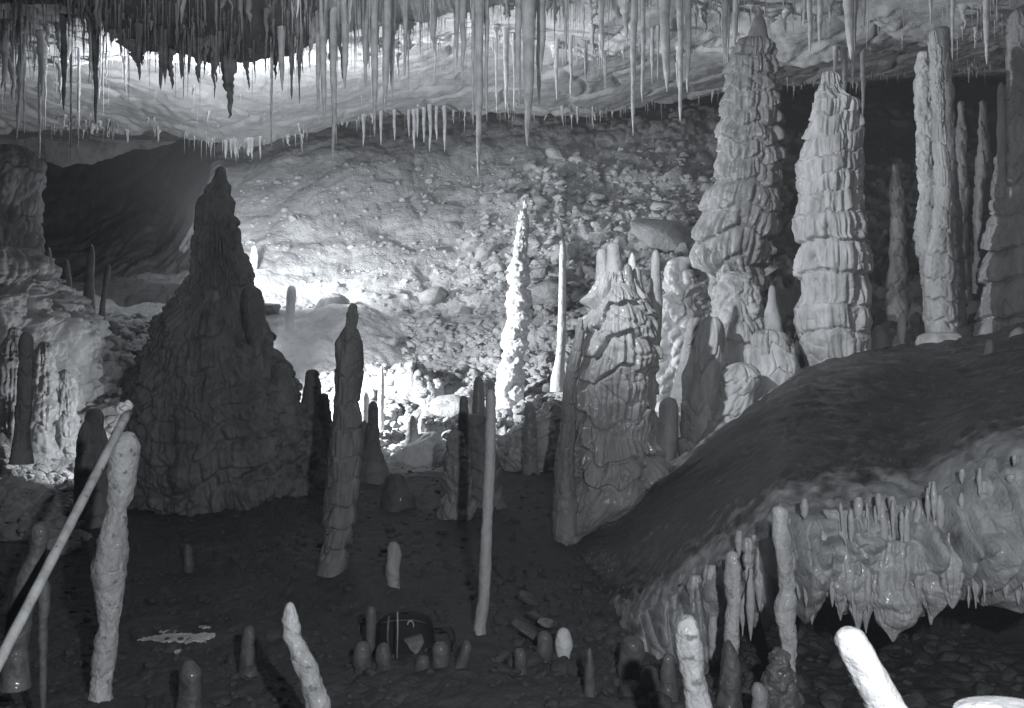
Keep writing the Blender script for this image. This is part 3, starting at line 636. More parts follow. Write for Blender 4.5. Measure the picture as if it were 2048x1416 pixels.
speleo('stalagmite', 6.6, [(683,1974,1984),(695,1970,1990),(730,1966,1990),(760,1960,1986),(800,1958,1988),(828,1962,1996),(845,1966,2000)], 'grey', 'smooth leaning grey stalagmite on the shelf near the right edge', lump=0.02, lumpf=4, ring=0.004, foot=0.15)
for rows, lab, Yd in [([(798,2012,2030),(815,2004,2040),(850,2000,2044),(880,1996,2046)], 'rounded grey boss on the shelf right of the leaning stalagmite', 6.2),
    ([(660,2030,2045),(700,2018,2060),(760,2010,2080),(830,2000,2100)], 'draped grey flowstone boss at the far right edge of the shelf', 7.2),
    ([(842,2020,2040),(870,2010,2060),(930,2005,2080)], 'low pale boss below the rounded one at the right edge', 5.6)]:
    speleo('stalagmite', Yd, rows, 'grey', lab, group='rounded bosses on the shelf at the right edge', lump=0.06, lumpf=4, foot=0.2)

speleo('crust_mound', 10.5, [(866,866,874),(876,845,884),(892,812,892),(910,785,894),(930,762,890),(950,750,886)], 'white', 'bright smooth crust mound sloping left at the foot of the rubble', 'mound', lump=0.10, lumpf=2.5, pop=0.05, popf=7, depth=0.6, foot=0.3, rough=0.012)
speleo('crust_mound', 9.9, [(806,1108,1128),(822,1080,1140),(845,1045,1150),(870,1008,1155),(900,998,1155),(925,1006,1150),(950,1012,1145)], 'calcite', 'grey pitted crust mound between the knobbly white and the flowstone stalagmites', 'mound', lump=0.10, lumpf=2.5, pop=0.09, popf=8, depth=0.6, foot=0.3, rough=0.02)
# ------------------------------------------------------------------ left formation
speleo('flowstone_column', 11.6, [(336,-70,66),(348,-80,86),(372,-80,84),(400,-80,78),(450,-84,70),(500,-86,66),(530,-90,74),(560,-96,100),(600,-110,140)],
    'grey', 'broad grey flowstone column at the left edge, joining the ceiling', 'flowstone', tier=0.06, period=0.6, flute=0.16, nfl=7, lump=0.22, lumpf=1.6, pop=0.10, popf=3.5, foot=0.8, seed=201, depth=0.6)
speleo('flowstone_mound', 11.0, [(546,-60,92),(556,-90,110),(575,-130,128),(600,-180,158),(640,-220,196),(690,-260,186),(730,-280,164),(770,-290,146),(830,-300,130),(900,-300,112),(960,-300,100)],
    'calcite', 'rugged flowstone skirt with deep dark folds at the left edge', 'flowstone', tier=0.08, period=0.5, flute=0.34, nfl=9, lump=0.30, lumpf=1.3, pop=0.22, popf=3.2, foot=0.5, seed=208, depth=0.5, rough=0.02, wob=1.5)
for rows, lab, Yd in [([(690,78,98),(720,70,108),(800,64,112),(880,60,118)], 'pale rib on the left flowstone skirt', 10.1),([(660,20,36),(700,10,46),(800,0,54),(900,-4,60)], 'broad pale rib at the far left of the skirt', 10.0),([(745,120,140),(780,112,150),(850,108,158),(900,104,160)], 'short pale rib at the right foot of the skirt', 10.2)]:
    speleo('flowstone_rib', Yd, rows, 'grey', lab, 'flowstone', group='pale ribs at the foot of the left flowstone skirt', tier=0.03, period=0.3, flute=0.06, nfl=6, lump=0.08, lumpf=3, pop=0.05, popf=6, foot=0.3)
for rows, lab, mt, Yd in [([(668,48,58),(690,42,62),(740,40,62),(800,36,60),(880,26,58)], 'dark upright rib standing in front of the left flowstone skirt', 'dark', 7.3),
    ([(822,184,200),(840,174,206),(880,166,212),(930,156,220),(1000,148,228),(1060,140,236)], 'dark pointed stalagmite with a white rim, left of the pole', 'dark', 7.9),
    ([(845,168,176),(870,160,182),(940,152,188),(1040,146,192)], 'lower dark shoulder on the left of the white-rimmed stalagmite', 'dark', 7.8)]:
    speleo('stalagmite', Yd, rows, mt, lab, tier=0.02, period=0.16, lump=0.04, flute=0.02, nfl=6, foot=0.15)
for rows, lab, Yd in [([(492,179,186),(510,175,189),(555,170,188),(575,168,188)], 'upright grey stalagmite in the dim hollow above the left rubble', 13.5),
    ([(533,213,220),(560,207,217),(590,202,213),(620,198,210)], 'thin leaning stalagmite right of the upright one in the dim hollow', 12.8),
    ([(521,130,136),(535,127,138),(550,125,140)], 'tiny stalagmite left of the upright one in the dim hollow', 13.6),
    ([(497,94,101),(515,92,104),(535,90,106)], 'little dim stalagmite beside the left flowstone column', 14.5)]:
    speleo('stalagmite', Yd, rows, 'stub', lab, group='small stalagmites in the dim hollow at left', lump=0.02, foot=0.35)
for rows, lab, Yd in [([(340,1131,1136),(350,1129,1138),(358,1127,1139)], 'tiny pale stalagmite high on the back slope under the hanging straws', 22.5),
    ([(446,1118,1122),(455,1115,1125),(475,1112,1126)], 'small grey stalagmite on the slope above the smooth pale rod', 18.5)]:
    speleo('stalagmite', Yd, rows, 'grey', lab, group='tiny stalagmites on the back slope', lump=0.03, foot=0.5)

# ------------------------------------------------------------------ foreground stalagmites
fg = dict(rough=0.006, foot=0.12)
speleo('stalagmite', 4.3, [(869,246,262),(878,236,273),(895,229,279),(950,218,273),(1000,215,263),(1015,219,254),(1040,207,254),(1080,193,255),(1105,190,256),(1130,181,256),(1160,185,250),(1175,192,247),(1250,200,237),(1280,190,235),(1330,184,228),(1385,178,223)],
    'fore', 'large pale foreground stalagmite with two swellings, crossed by the pole', lump=0.016, lumpf=5, tier=0.006, period=0.12, ring=0.005, pop=0.006, popf=16, **fg)
speleo('stalagmite', 3.5, [(1210,571,586),(1222,566,594),(1240,565,597),(1275,572,606),(1300,582,616),(1330,592,632),(1370,602,648),(1416,612,662),(1470,620,676)], 'fore', 'bent pale stalagmite leaning left in the bottom foreground', lump=0.012, lumpf=9, ring=0.005, pop=0.006, popf=16, **fg)
speleo('stalagmite', 4.6, [(1258,489,507),(1268,484,513),(1290,482,514),(1340,478,516)], 'stub', 'squat dim stalagmite left of the bent pale one', lump=0.01, lumpf=9, **fg)
speleo('stalagmite', 4.1, [(1326,370,386),(1340,362,396),(1380,358,400)], 'stub', 'low shapeless dim stub between the squat stalagmite and the large one', lump=0.03, lumpf=9, **fg)
speleo('stalagmite', 6.0, [(1088,781,794),(1100,773,802),(1120,770,806),(1150,773,804),(1175,776,802),(1195,774,804)], 'calcite', 'short pale spindle-shaped stalagmite on the dark floor', lump=0.03, lumpf=7, tier=0.008, period=0.1, **fg)
speleo('stalagmite', 4.85, [(1262,1117,1136),(1272,1112,1142),(1285,1109,1145),(1300,1110,1144),(1315,1114,1140),(1335,1118,1138)], 'white', 'small brilliant white egg-shaped stalagmite near the bottom centre', lump=0.006, lumpf=8, **fg)
speleo('stalagmite', 4.8, [(1268,1082,1098),(1280,1074,1104),(1300,1072,1104),(1338,1078,1098)], 'stub', 'dull grey stalagmite touching the left of the white egg-shaped one', lump=0.012, lumpf=8, **fg)
speleo('stalagmite', 2.9, [(1236,1362,1380),(1246,1354,1392),(1262,1352,1397),(1300,1355,1402),(1340,1361,1406),(1380,1367,1416),(1416,1372,1427),(1480,1380,1445)], 'fore', 'stout pale stalagmite rising from the bottom edge right of centre', lump=0.008, lumpf=9, ring=0.004, pop=0.006, popf=18, **fg)
speleo('stalagmite', 4.3, [(1107,1457,1472),(1115,1451,1479),(1140,1450,1481),(1160,1448,1479),(1185,1452,1482),(1210,1455,1482),(1235,1450,1478),(1260,1452,1478),(1300,1447,1474),(1330,1444,1470),(1356,1440,1464),(1385,1438,1462)], 'fore', 'slim wavy pale stalagmite before the curtain edge', lump=0.012, lumpf=8, ring=0.004, pop=0.004, popf=18, **fg)
speleo('stalagmite', 4.0, [(1016,1553,1568),(1024,1546,1575),(1060,1546,1577),(1085,1548,1580),(1120,1554,1584),(1150,1557,1586),(1180,1560,1589),(1196,1554,1592),(1215,1551,1591),(1240,1554,1588),(1290,1567,1591),(1330,1568,1590),(1400,1565,1590)], 'fore', 'taller knobbly pale stalagmite right of the slim wavy one', lump=0.012, lumpf=8, ring=0.004, pop=0.004, popf=18, **fg)
speleo('stalagmite', 1.9, [(1266,1684,1716),(1276,1674,1730),(1292,1673,1742),(1320,1683,1760),(1350,1698,1776),(1380,1715,1793),(1416,1734,1813),(1480,1770,1850)], 'white', 'thick blazing white stalagmite leaning left at the bottom right', lump=0.003, lumpf=9, rough=0.005, ring=0.003, pop=0.003, popf=22)
speleo('stalagmite', 1.6, [(1413,1950,2000),(1428,1918,2130),(1475,1895,2170)], 'white', 'blazing white mound cut off by the bottom right corner', lump=0.01, lumpf=9, rough=0.0015, point=0.3)
speleo('stalagmite', 4.0, [(1304,1540,1566),(1318,1532,1584),(1350,1530,1590),(1390,1528,1592),(1425,1530,1592)], 'stub', 'wet lumpy base clump at the foot of the taller knobbly stalagmite', lump=0.05, lumpf=9, pop=0.03, popf=18, **fg)
speleo('stalagmite', 3.8, [(1370,1508,1522),(1384,1504,1530),(1440,1502,1532)], 'grey', 'small wet stub left of the lumpy base clump at the bottom edge', lump=0.02, lumpf=9, **fg)
speleo('stalagmite', 4.2, [(1285,1444,1460),(1310,1438,1474),(1350,1434,1476),(1385,1430,1478)], 'stub', 'wet knob wrapped round the foot of the slim wavy stalagmite', lump=0.04, lumpf=9, **fg)
speleo('stalagmite', 3.6, [(1050,74,90),(1070,66,94),(1110,56,88),(1150,40,78),(1210,24,66),(1300,8,56)], 'stub', 'dim blurred stalagmite at the left edge behind the pole', lump=0.02, **fg)
speleo('stalagmite', 3.7, [(1160,84,94),(1180,78,98),(1220,78,97),(1250,80,92)], 'stub', 'dim short stalagmite right of the blurred one behind the pole', lump=0.01, foot=0.5)
for k, (px_, t_, b_, w_, l_) in enumerate([(725,1290,1335,18,'leftmost low round dark stub of the row by the black bag'), (768,1292,1335,18,'low round dark stub just before the left of the black bag'),
        (845,1318,1345,16,'smallest stub of the row, below the pale patch of the bag'), (882,1291,1345,18,'tallest round stub of the row, right of the black bag'),
        (1040,1302,1340,14,'wet glinting stub left of the dull grey stalagmite'), (1263,1282,1360,26,'broad knobbly wet stub under the striped curtain'),
        (1336,1312,1370,17,'small wet stub beside the stout foreground stalagmite'), (1180,1300,1330,9,'tiny dark nub right of the white egg-shaped stalagmite'),(1300,1340,1385,20,'low knobbly stub before the striped curtain')]):
    speleo('stalagmite', 4.65 if k < 6 else 4.3, [(t_, px_ - w_ * 0.55, px_ + w_ * 0.5), (t_ + 8, px_ - w_ * 0.9, px_ + w_ * 0.85), (t_ + 25, px_ - w_, px_ + w_), (b_, px_ - w_, px_ + w_)], 'stub', l_, group='low wet stubs along the dark floor', lump=0.015, lumpf=10, foot=0.15)
speleo('stalagmite', 4.6, [(1285,934,945),(1300,924,943),(1320,914,936),(1340,908,930)], 'stub', 'short stub leaning right beside the row of round stubs', lump=0.015, foot=0.1)
speleo('stalagmite', 4.9, [(1218,735,750),(1235,732,753),(1280,730,752),(1325,728,752)], 'stub', 'upright dim post-like stalagmite touching the left of the black bag', lump=0.01, foot=0.1)
for rows, lab in [([(1090,370,378),(1100,367,384),(1125,368,386)], 'tiny dim nub on the floor below the cone'), ([(1140,870,880),(1170,868,886),(1185,868,888)], 'tiny dim nub on the dark floor left of the long thin column'),
        ([(950,782,800),(962,772,815),(985,765,826),(1010,760,832)], 'dim lumpy stalagmite under the dark crest, right of the slender dark column')]:
    speleo('stalagmite', 8.3 if rows[0][0] == 950 else 6.6, rows, 'stub', lab, lump=0.03, foot=0.25)

# ------------------------------------------------------------------ drapery spindles under the shelf lip
def spindle(x, yt, yb, wd, Y, lab, mt='drape', kind=0):
    H = yb - yt; Y += 0.05 if kind else 0.02
    if kind == 0: rows = [(yt, x-wd*.25, x+wd*.25),(yt+H*.2, x-wd*.45, x+wd*.45),(yt+H*.5, x-wd*.4, x+wd*.4),(yt+H*.8, x-wd*.2, x+wd*.2),(yb, x-wd*.05, x+wd*.05)]
    else: a_ = random.uniform(-.08, .08); rows = [(yt, x-wd*.36, x+wd*.36),(yt+H*.25, x-wd*(.38+a_), x+wd*.36),(yt+H*.42, x-wd*.46, x+wd*(.42-a_)),(yt+H*.58, x-wd*.5, x+wd*.5),(yt+H*.7, x-wd*(.36-a_), x+wd*.42),(yt+H*.82, x-wd*.2, x+wd*(.22+a_)),(yt+H*.9, x-wd*.1, x+wd*.1),(yb, x-wd*.03, x+wd*.03)]
    return speleo('drapery', Y, rows, mt, lab, 'drapery', group='draperies hanging along the shelf lip', lump=0.055 if wd > 40 else 0.03, lumpf=6, flute=0.035 if wd > 40 else 0.02, nfl=3.5, rough=0.005, down=True, ring=0.006, ringf=45, pop=0.02, popf=12, point=0.5)
for a in [(1421,1130,1247,34,4.75,'fluted grey drapery at the left end of the lip, left of the slim wavy stalagmite'),
    (1392,1150,1270,30,4.85,'drapery merging into the striped curtain at the left'),
    (1497,1075,1200,26,4.62,'first narrow drapery between the two slim foreground stalagmites'),
    (1519,1090,1222,20,4.6,'second, longer drapery between the two slim foreground stalagmites'),
    (1538,1080,1170,26,4.62,'third drapery, close to the shadow of the taller knobbly stalagmite'),
    (1594,1080,1176,22,4.5,'short drapery just right of the taller knobbly stalagmite'),
    (1632,1040,1172,54,4.45,'wide wrinkled drapery hanging like a hood'),
    (1624,1110,1248,24,4.5,'long narrow drapery below the wide hooded one'),
    (1648,1090,1188,16,4.42,'thin drapery at the right of the hooded one'),
    (1600,1060,1150,24,4.5,'small crinkled drapery left of the hooded one'),
    (1665,1090,1190,18,4.45,'thin drapery left of the bulb-shaped one')]: spindle(*a)
spindle(1681, 1020, 1240, 62, 4.40, 'bulb-shaped drapery narrowing to a point', kind=1)
spindle(1716, 1020, 1268, 50, 4.38, 'long torso-like drapery right of the bulb-shaped one', kind=1)
spindle(1732, 1040, 1266, 34, 4.40, 'second tip of the torso-like drapery', kind=1)
spindle(1786, 1080, 1282, 104, 4.36, 'largest rounded drapery swelling like a sack', kind=1)
spindle(1862, 1070, 1248, 92, 4.38, 'rounded sack-like drapery right of the largest one', kind=1)
spindle(1772, 1040, 1160, 30, 4.42, 'small lobe above the largest sack-like drapery')
spindle(1750, 1040, 1175, 26, 4.42, 'narrow lobe between the torso-like and largest draperies')
spindle(1823, 1150, 1240, 22, 4.38, 'little pointed drip between the two sack-like draperies')
spindle(1905, 1090, 1216, 50, 4.30, 'low lobe right of the rounded sack-like draperies')
spindle(1835, 1060, 1150, 34, 4.40, 'short lobe above the gap between the sack-like draperies')
for i, (x_, t_, b_, w_) in enumerate([(1684,1004,1062,9),(1703,1018,1090,12),(1737,1006,1085,13),(1752,1012,1060,10),(1768,1002,1105,16),(1786,1000,1078,14),(1803,1022,1092,10),(1812,1010,1104,14),(1834,1000,1078,15),(1856,975,1060,9),(1868,962,1046,12),(1880,990,1068,16),(1897,1066,1130,12),(1918,1052,1112,14),(1932,1070,1118,9),(1846,1020,1118,12),(1722,1024,1078,8),(1872,1040,1150,20),(1950,990,1050,12),(1925,985,1040,14)]):
    q = random.uniform(-3, 3)
    speleo('icicle_drip', 4.38 - 0.06 * (x_ > 1850), [(t_, x_-w_*.15+q, x_+w_*.15+q),(t_+(b_-t_)*.25, x_-w_*.42+q, x_+w_*.42+q),(t_+(b_-t_)*.5, x_-w_*.5, x_+w_*.5),(t_+(b_-t_)*.8, x_-w_*.3, x_+w_*.3),(b_, x_-w_*.06, x_+w_*.06)], 'drape', 'short pointed drip in the upper row of teeth along the right shelf lip', 'drip', group='teeth-like drips along the right shelf lip', lump=0.012, lumpf=14, down=True)

# fringe of small drips along the lower rim and the brow of the curtain
for k in range(52):
    x_ = 1385 + (2060 - 1385) * (k + random.random()) / 52
    ly_, lz_, bz_, _a, _b = shelf_prof(np.array([x_])); yl = CY - float(bz_[0]) * F / float(ly_[0]); w_ = random.uniform(9, 24)
    t_ = yl - random.uniform(60, 110); b_ = yl + random.uniform(-10, 38)
    speleo('icicle_drip', float(ly_[0]) - random.uniform(0.02, 0.14), [(t_, x_-w_*.3, x_+w_*.3),(t_+(b_-t_)*.4, x_-w_*.5, x_+w_*.5),(t_+(b_-t_)*.75, x_-w_*.25, x_+w_*.25),(b_, x_-w_*.06, x_+w_*.06)], 'drape', 'small pointed drip fringing the lower rim of the curtain', 'drip', group='drips along the lower rim of the curtain', lump=0.015, lumpf=12, flute=0.008, nfl=3, down=True, res=0.009)
for k in range(40):
    x_ = 1420 + (2040 - 1420) * (k + random.random()) / 40
    if random.random() < 0.35: continue
    ly_, lz_, bz_, _a, _b = shelf_prof(np.array([x_])); yl = CY - float(lz_[0]) * F / float(ly_[0]); w_ = random.uniform(7, 16)
    t_ = yl + random.uniform(-6, 60); b_ = t_ + random.uniform(14, 70); w_ *= random.uniform(0.7, 1.6)
    speleo('icicle_drip', float(ly_[0]) - random.uniform(0.05, 0.13), [(t_, x_-w_*.4, x_+w_*.4),(t_+(b_-t_)*.4, x_-w_*.5, x_+w_*.5),(t_+(b_-t_)*.75, x_-w_*.3, x_+w_*.3),(b_, x_-w_*.06, x_+w_*.06)], 'drape', 'small knobbly drip under the brow of the shelf', 'drip', group='drips under the brow of the shelf', lump=0.015, lumpf=12, down=True, res=0.009)

# ------------------------------------------------------------------ stalactites
def stalactite_rows(x, yt, yb, wd, k=0):
    H = yb - yt
    j = [random.uniform(-.12, .12) * wd for _ in range(6)]
    return [(yt, x-wd*.62, x+wd*.62), (yt+H*.12, x-wd*.5+j[0], x+wd*.5+j[0]), (yt+H*.4, x-wd*.42+j[1], x+wd*.42+j[1]), (yt+H*.68, x-wd*.33+j[2], x+wd*.33+j[2]), (yt+H*.88, x-wd*.2+j[3], x+wd*.2+j[3]), (yb, x-wd*.06+j[3], x+wd*.06+j[3])]
def stalactite(x, yt, yb, wd, Y, lab, mt='stalac', group=None):
    zc_ = float(ceil_z(np.array([X(x, Y)]), np.array([Y]))[0]) + 0.04
    yt = CY - (zc_ - CAMZ) * F / Y
    if yt > yb - 20: yt = yb - 20
    return speleo('stalactite', Y, stalactite_rows(x, yt, yb, wd), mt, lab, 'stalactite', group, lump=0.012, lumpf=6, ring=0.004, rough=0.004, down=True, pop=0.0)
BIG = [
 (667,60,332,17,11.6,'long stalactite with a bright white tip right above the bright slope'),
 (647,40,242,17,11.3,'dark stalactite just left of the one with the bright white tip'),
 (637,60,232,12,11.5,'slim dark stalactite touching the left of its longer dark neighbour'),
 (958,40,354,20,11.2,'longest stalactite, pale and straight, pointing at the middle of the slope'),
 (1056,-30,290,30,10.8,'thickest central stalactite, cracked and twisted at its tip'),
 (1037,-20,214,16,11.0,'grey stalactite pressed to the left of the thickest one'),
 (1083,-20,150,22,11.0,'dark blade-like stalactite right of the thickest one'),
 (1078,0,212,12,11.2,'thin grey stalactite just under the dark blade-like one'),
 (1268,50,270,15,11.3,'tall clean pale stalactite at the centre right'),
 (1285,60,206,12,11.4,'smaller stalactite right beside the tall clean pale one'),
 (1361,20,243,14,11.2,'long stalactite stained dark along its middle'),
 (1332,-20,182,24,11.0,'broad pitted stalactite left of the dark-stained one'),
 (1375,-20,184,16,11.0,'smooth stalactite just right of the dark-stained one'),
 (1450,-20,131,14,11.0,'stalactite in front of the left side of the tallest column'),
 (1471,-30,106,14,10.9,'stalactite that ends on the top of the tallest column'),
 (1620,-30,104,14,10.8,'wet dark-striped stalactite above and left of the stepped column'),
 (1640,-30,90,13,10.9,'stalactite right of the wet dark-striped one'),
 (1699,-30,118,24,10.6,'broad flat stalactite above the right shoulder of the stepped column'),
 (1710,20,105,10,10.7,'thin prong on the right of the broad flat stalactite'),
 (1727,-30,62,12,10.6,'short thick stalactite right of the broad flat one'),
 (1726,105,236,9,14.6,'needle stalactite hanging beside the stepped column'),
 (1706,105,160,10,14.5,'short stalactite over the head of the stepped column'),
 (1689,105,190,14,14.5,'drapery-like stalactite touching the head of the stepped column'),
 (1670,100,150,12,14.5,'little stalactite directly above the tip of the stepped column'),
 (1974,10,128,15,10.4,'slanting stalactite near the top right corner'),
 (1905,60,120,10,10.6,'thin root-like stalactite right of the twin column'),
 (1862,-20,58,9,10.8,'stalactite meeting the top of the twin column'),
 (543,80,300,6,11.8,'hair-thin white straw left of the bright-tipped stalactite'),
 (192,110,246,14,11.6,'thick dark stalactite at the upper left'),
 (128,110,220,14,11.8,'grey stalactite left of the thick dark one at upper left'),
 (48,90,270,7,14.3,'long white straw near the left edge'),
 (80,160,318,8,14.4,'long pale straw beside the left flowstone column'),
 (142,170,326,5,14.4,'thin long straw in front of the dark hollow'),
 (157,170,305,5,14.6,'slightly shorter straw right of the thin long one'),
 (225,236,280,5,22.6,'single bent white straw hanging over the dark hollow'),
 (278,90,160,14,11.4,'black stalactite at the left end of the black ledge'),
 (322,90,178,12,11.4,'longest black stalactite on the black ledge'),
 (330,90,168,12,11.5,'black stalactite touching the longest one on the black ledge'),
 (362,90,158,9,11.5,'thin black stalactite in the middle of the black ledge'),
 (378,90,150,7,11.4,'small black stalactite right of the middle of the black ledge'),
 (598,60,208,9,11.7,'slender dark stalactite left of the pair of dark ones'),
 (583,60,200,9,11.8,'thin stalactite left of the slender dark one'),
 (564,60,182,14,11.6,'broader grey stalactite in the cluster over the bright ceiling'),
 (690,40,180,16,11.5,'dark wide stalactite right of the bright-tipped one'),
 (731,40,180,14,11.5,'stalactite at the left of the central left cluster'),
 (750,30,272,14,11.4,'long ragged stalactite of the central left cluster'),
 (772,40,224,20,11.3,'wide ragged stalactite in the central left cluster'),
 (785,60,216,12,11.5,'thin stalactite right of the wide ragged one'),
 (745,60,196,10,11.4,'inner stalactite of the central left cluster'),
 (810,30,152,12,11.6,'pointed stalactite right of the central left cluster'),
 (867,20,106,14,11.7,'tapered stalactite above the small far fringe'),
 (926,20,144,15,11.5,'dark stalactite left of the longest pale one'),
 (914,20,130,10,11.6,'thin stalactite two to the left of the longest pale one'),
 (973,20,242,10,11.3,'pale stalactite touching the right of the longest one'),
 (946,40,250,7,11.4,'narrow straw just left of the longest pale one'),
 (1012,100,218,12,14.2,'pale stalactite in the second row left of the thickest one'),
 (993,120,224,6,14.4,'straw in the second row left of the pale one'),
 (1028,110,222,6,14.4,'straw in the second row beside the thickest stalactite'),
 (1113,100,198,9,14.3,'second-row stalactite right of the thickest one'),
 (1142,90,196,10,14.2,'second-row knobbly stalactite further right of the thickest one'),
 (1172,110,163,9,14.4,'short second-row stalactite before the grey ceiling'),
 (1204,20,136,12,11.4,'dark stalactite alone left of the tall clean pale one'),
 (1132,0,130,6,11.3,'thin dark straw right of the dark blade'),
 (1304,90,170,8,14.0,'short pale stalactite right of the tall clean pair'),
 (1316,90,165,7,14.0,'next short pale stalactite toward the broad pitted one'),
]
for a in BIG:
    x_, yt_, yb_, wd_, Y_, lab_ = a
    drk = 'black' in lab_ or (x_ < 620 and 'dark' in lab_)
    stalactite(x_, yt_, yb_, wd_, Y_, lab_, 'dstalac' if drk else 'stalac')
# far fringe tips with their own outline
G_FF = 'small stalactites of the far fringe over the back slope'
for x_, t_, b_, w_ in [(727,240,294,7),(762,235,290,7),(789,230,281,7),(828,225,298,9),(848,222,285,8),(860,222,302,9),(873,222,280,8),(889,222,304,9),(452,285,318,8),(470,288,314,7),(498,285,312,14),(504,285,318,8),(520,280,318,7),(462,287,316,6),(1155,225,248,6),(1125,222,243,6),(1185,215,235,5),(835,240,275,6),(818,235,276,6)]:
    stalactite(x_, t_, b_, w_, 23.0, 'small pale stalactite in the far fringe over the back slope', group=G_FF)

# prototypes for the many
def proto(seed_, wd, length):
    rs = np.random.default_rng(seed_)
    n, m_ = 18, 8
    t = np.linspace(0, 1, n); e = rs.uniform(0.5, 1.3); tb = rs.uniform(0.1, 0.35)
    r = wd * (0.42 + rs.uniform(0.3, 1.1) * np.exp(-t / tb)) * np.clip(1 - t, 0, 1) ** (0.55 * e) * (1 + 0.16 * rs.standard_normal(n)); r[-1] = wd * 0.05
    cx = np.cumsum(rs.standard_normal(n)) * wd * 0.09; cy = np.cumsum(rs.standard_normal(n)) * wd * 0.09
    th = np.linspace(0, 2 * math.pi, m_, endpoint=False)
    V = np.stack([cx[:, None] + r[:, None] * np.cos(th), cy[:, None] + r[:, None] * np.sin(th), -t[:, None] * length + 0 * th], -1).reshape(-1, 3)
    return V, grid_quads(n, m_, True)
PROTO = [proto(k, [0.05, 0.03, 0.018, 0.075, 0.022, 0.04][k % 6], 1.0) for k in range(30)]
PM = {}
def pmesh(k, mt):
    if (k, mt) not in PM:
        V, Q = PROTO[k]; me = mesh_from('stalactite', V, Q[:, ::-1]); me.materials.append(M[mt]); PM[(k, mt)] = me
    return PM[(k, mt)]
stuffV, stuffQ, stuffn = {'stalac': [], 'dstalac': []}, {'stalac': [], 'dstalac': []}, {'stalac': 0, 'dstalac': 0}
def add_many(x, y, L, wide, mt, label=None, group=None):
    z = float(ceil_z(np.array([x]), np.array([y]))[0]) + 0.03
    wide *= 0.78
    k = random.choice([2, 4, 8, 10, 14, 16, 20, 22, 26, 28]) if wide < 0.7 else random.randrange(30)
    a = random.uniform(0, 6.28)
    if label:
        o = link('stalactite', pmesh(k, mt), None, (x, y, z)); o.scale = (wide, wide, L); o.rotation_euler = (random.gauss(0, .025), random.gauss(0, .025), a)
        tag(o, label, 'stalactite', group)
    else:
        V, Q = PROTO[k]; V = V * np.array([wide, wide, L]); c, s = math.cos(a), math.sin(a)
        V = np.stack([V[:, 0] * c - V[:, 1] * s + x, V[:, 0] * s + V[:, 1] * c + y, V[:, 2] + z], -1)
        stuffV[mt].append(V); stuffQ[mt].append(Q[:, ::-1] + stuffn[mt]); stuffn[mt] += len(V)
def scatter(n, pxr, yr, Lr, wr, mt, label=None, group=None, edge=None, jit=0.25, clump=True):
    cs = [random.uniform(*pxr) for _ in range(max(3, n // 9))]
    for _ in range(n):
        px = random.choice(cs) + random.gauss(0, 11) if clump and random.random() < 0.7 else random.uniform(*pxr)
        Y = random.uniform(*yr) if edge is None else edge[1]
        x = (px - CX) / F * Y
        if edge is not None: Y = float(edge[0](np.array([x]))[0]) - abs(random.gauss(0, jit)) - 0.03; x = (px - CX) / F * Y
        L = Lr[0] * 0.6 + (Lr[1] - Lr[0]) * min(random.expovariate(2.2), 1.8)
        wd = random.uniform(*wr)
        if random.random() < 0.12: wd *= 2.3; L *= 1.25
        add_many(x, Y, L, wd, mt, label, group)
# counted ones: the ledge edges
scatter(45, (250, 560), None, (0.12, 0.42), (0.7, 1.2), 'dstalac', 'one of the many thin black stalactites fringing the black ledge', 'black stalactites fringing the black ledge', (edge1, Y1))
scatter(50, (560, 1000), None, (0.25, 0.75), (0.7, 1.3), 'stalac', 'one of the grey stalactites crowding the near ledge above the bright ceiling', 'grey stalactites on the near ledge over the bright ceiling', (edge1, Y1))
scatter(50, (1000, 1480), None, (0.2, 0.6), (0.7, 1.3), 'stalac', 'one of the pale stalactites on the near ledge left of the tallest column', 'pale stalactites on the near ledge at centre right', (edge1, Y1))
scatter(30, (1500, 2040), None, (0.15, 0.4), (0.7, 1.2), 'stalac', 'one of the short stalactites on the ceiling above the right columns', 'short stalactites above the right columns', (edge1, Y1))
scatter(45, (-20, 250), None, (0.2, 0.8), (0.7, 1.3), 'stalac', 'one of the pale stalactites massed at the upper left corner', 'pale stalactites at the upper left corner', (edge2, Y2), jit=1.0)
# beyond counting
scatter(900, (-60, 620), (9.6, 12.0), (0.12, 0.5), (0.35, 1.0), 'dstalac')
scatter(160, (300, 900), (14, 22), (0.05, 0.25), (0.4, 0.9), 'stalac')
scatter(700, (560, 1500), (9.8, 12.2), (0.15, 0.6), (0.35, 1.0), 'stalac')
scatter(260, (1480, 2100), (9.6, 12.2), (0.1, 0.35), (0.35, 0.9), 'stalac')
scatter(260, (-60, 260), (12.3, 16.0), (0.15, 0.7), (0.4, 1.1), 'stalac')
scatter(130, (860, 1560), None, (0.08, 0.35), (0.4, 0.9), 'stalac', None, None, (edge2, Y2))
scatter(200, (400, 1250), None, (0.15, 0.45), (0.5, 1.1), 'stalac', None, None, (edge3, Y3), jit=0.4)
scatter(150, (1250, 2000), None, (0.15, 0.4), (0.5, 1.1), 'stalac', None, None, (edge3, Y3), jit=0.4)
scatter(120, (100, 420), None, (0.1, 0.35), (0.5, 1.0), 'stalac', None, None, (edge3, Y3), jit=0.6)
scatter(160, (560, 1250), (12.3, 14.8), (0.08, 0.5), (0.35, 0.8), 'stalac')
for mt in ('stalac', 'dstalac'):
    me = mesh_from('straw_stalactites', np.concatenate(stuffV[mt]), np.concatenate(stuffQ[mt]))
    o = link('straw_stalactites', me, M[mt]); tag(o, 'mass of thin pale straw stalactites over the ceiling' if mt == 'stalac' else 'mass of thin dark straw stalactites under the near ledge', 'stalactites', kind='stuff')

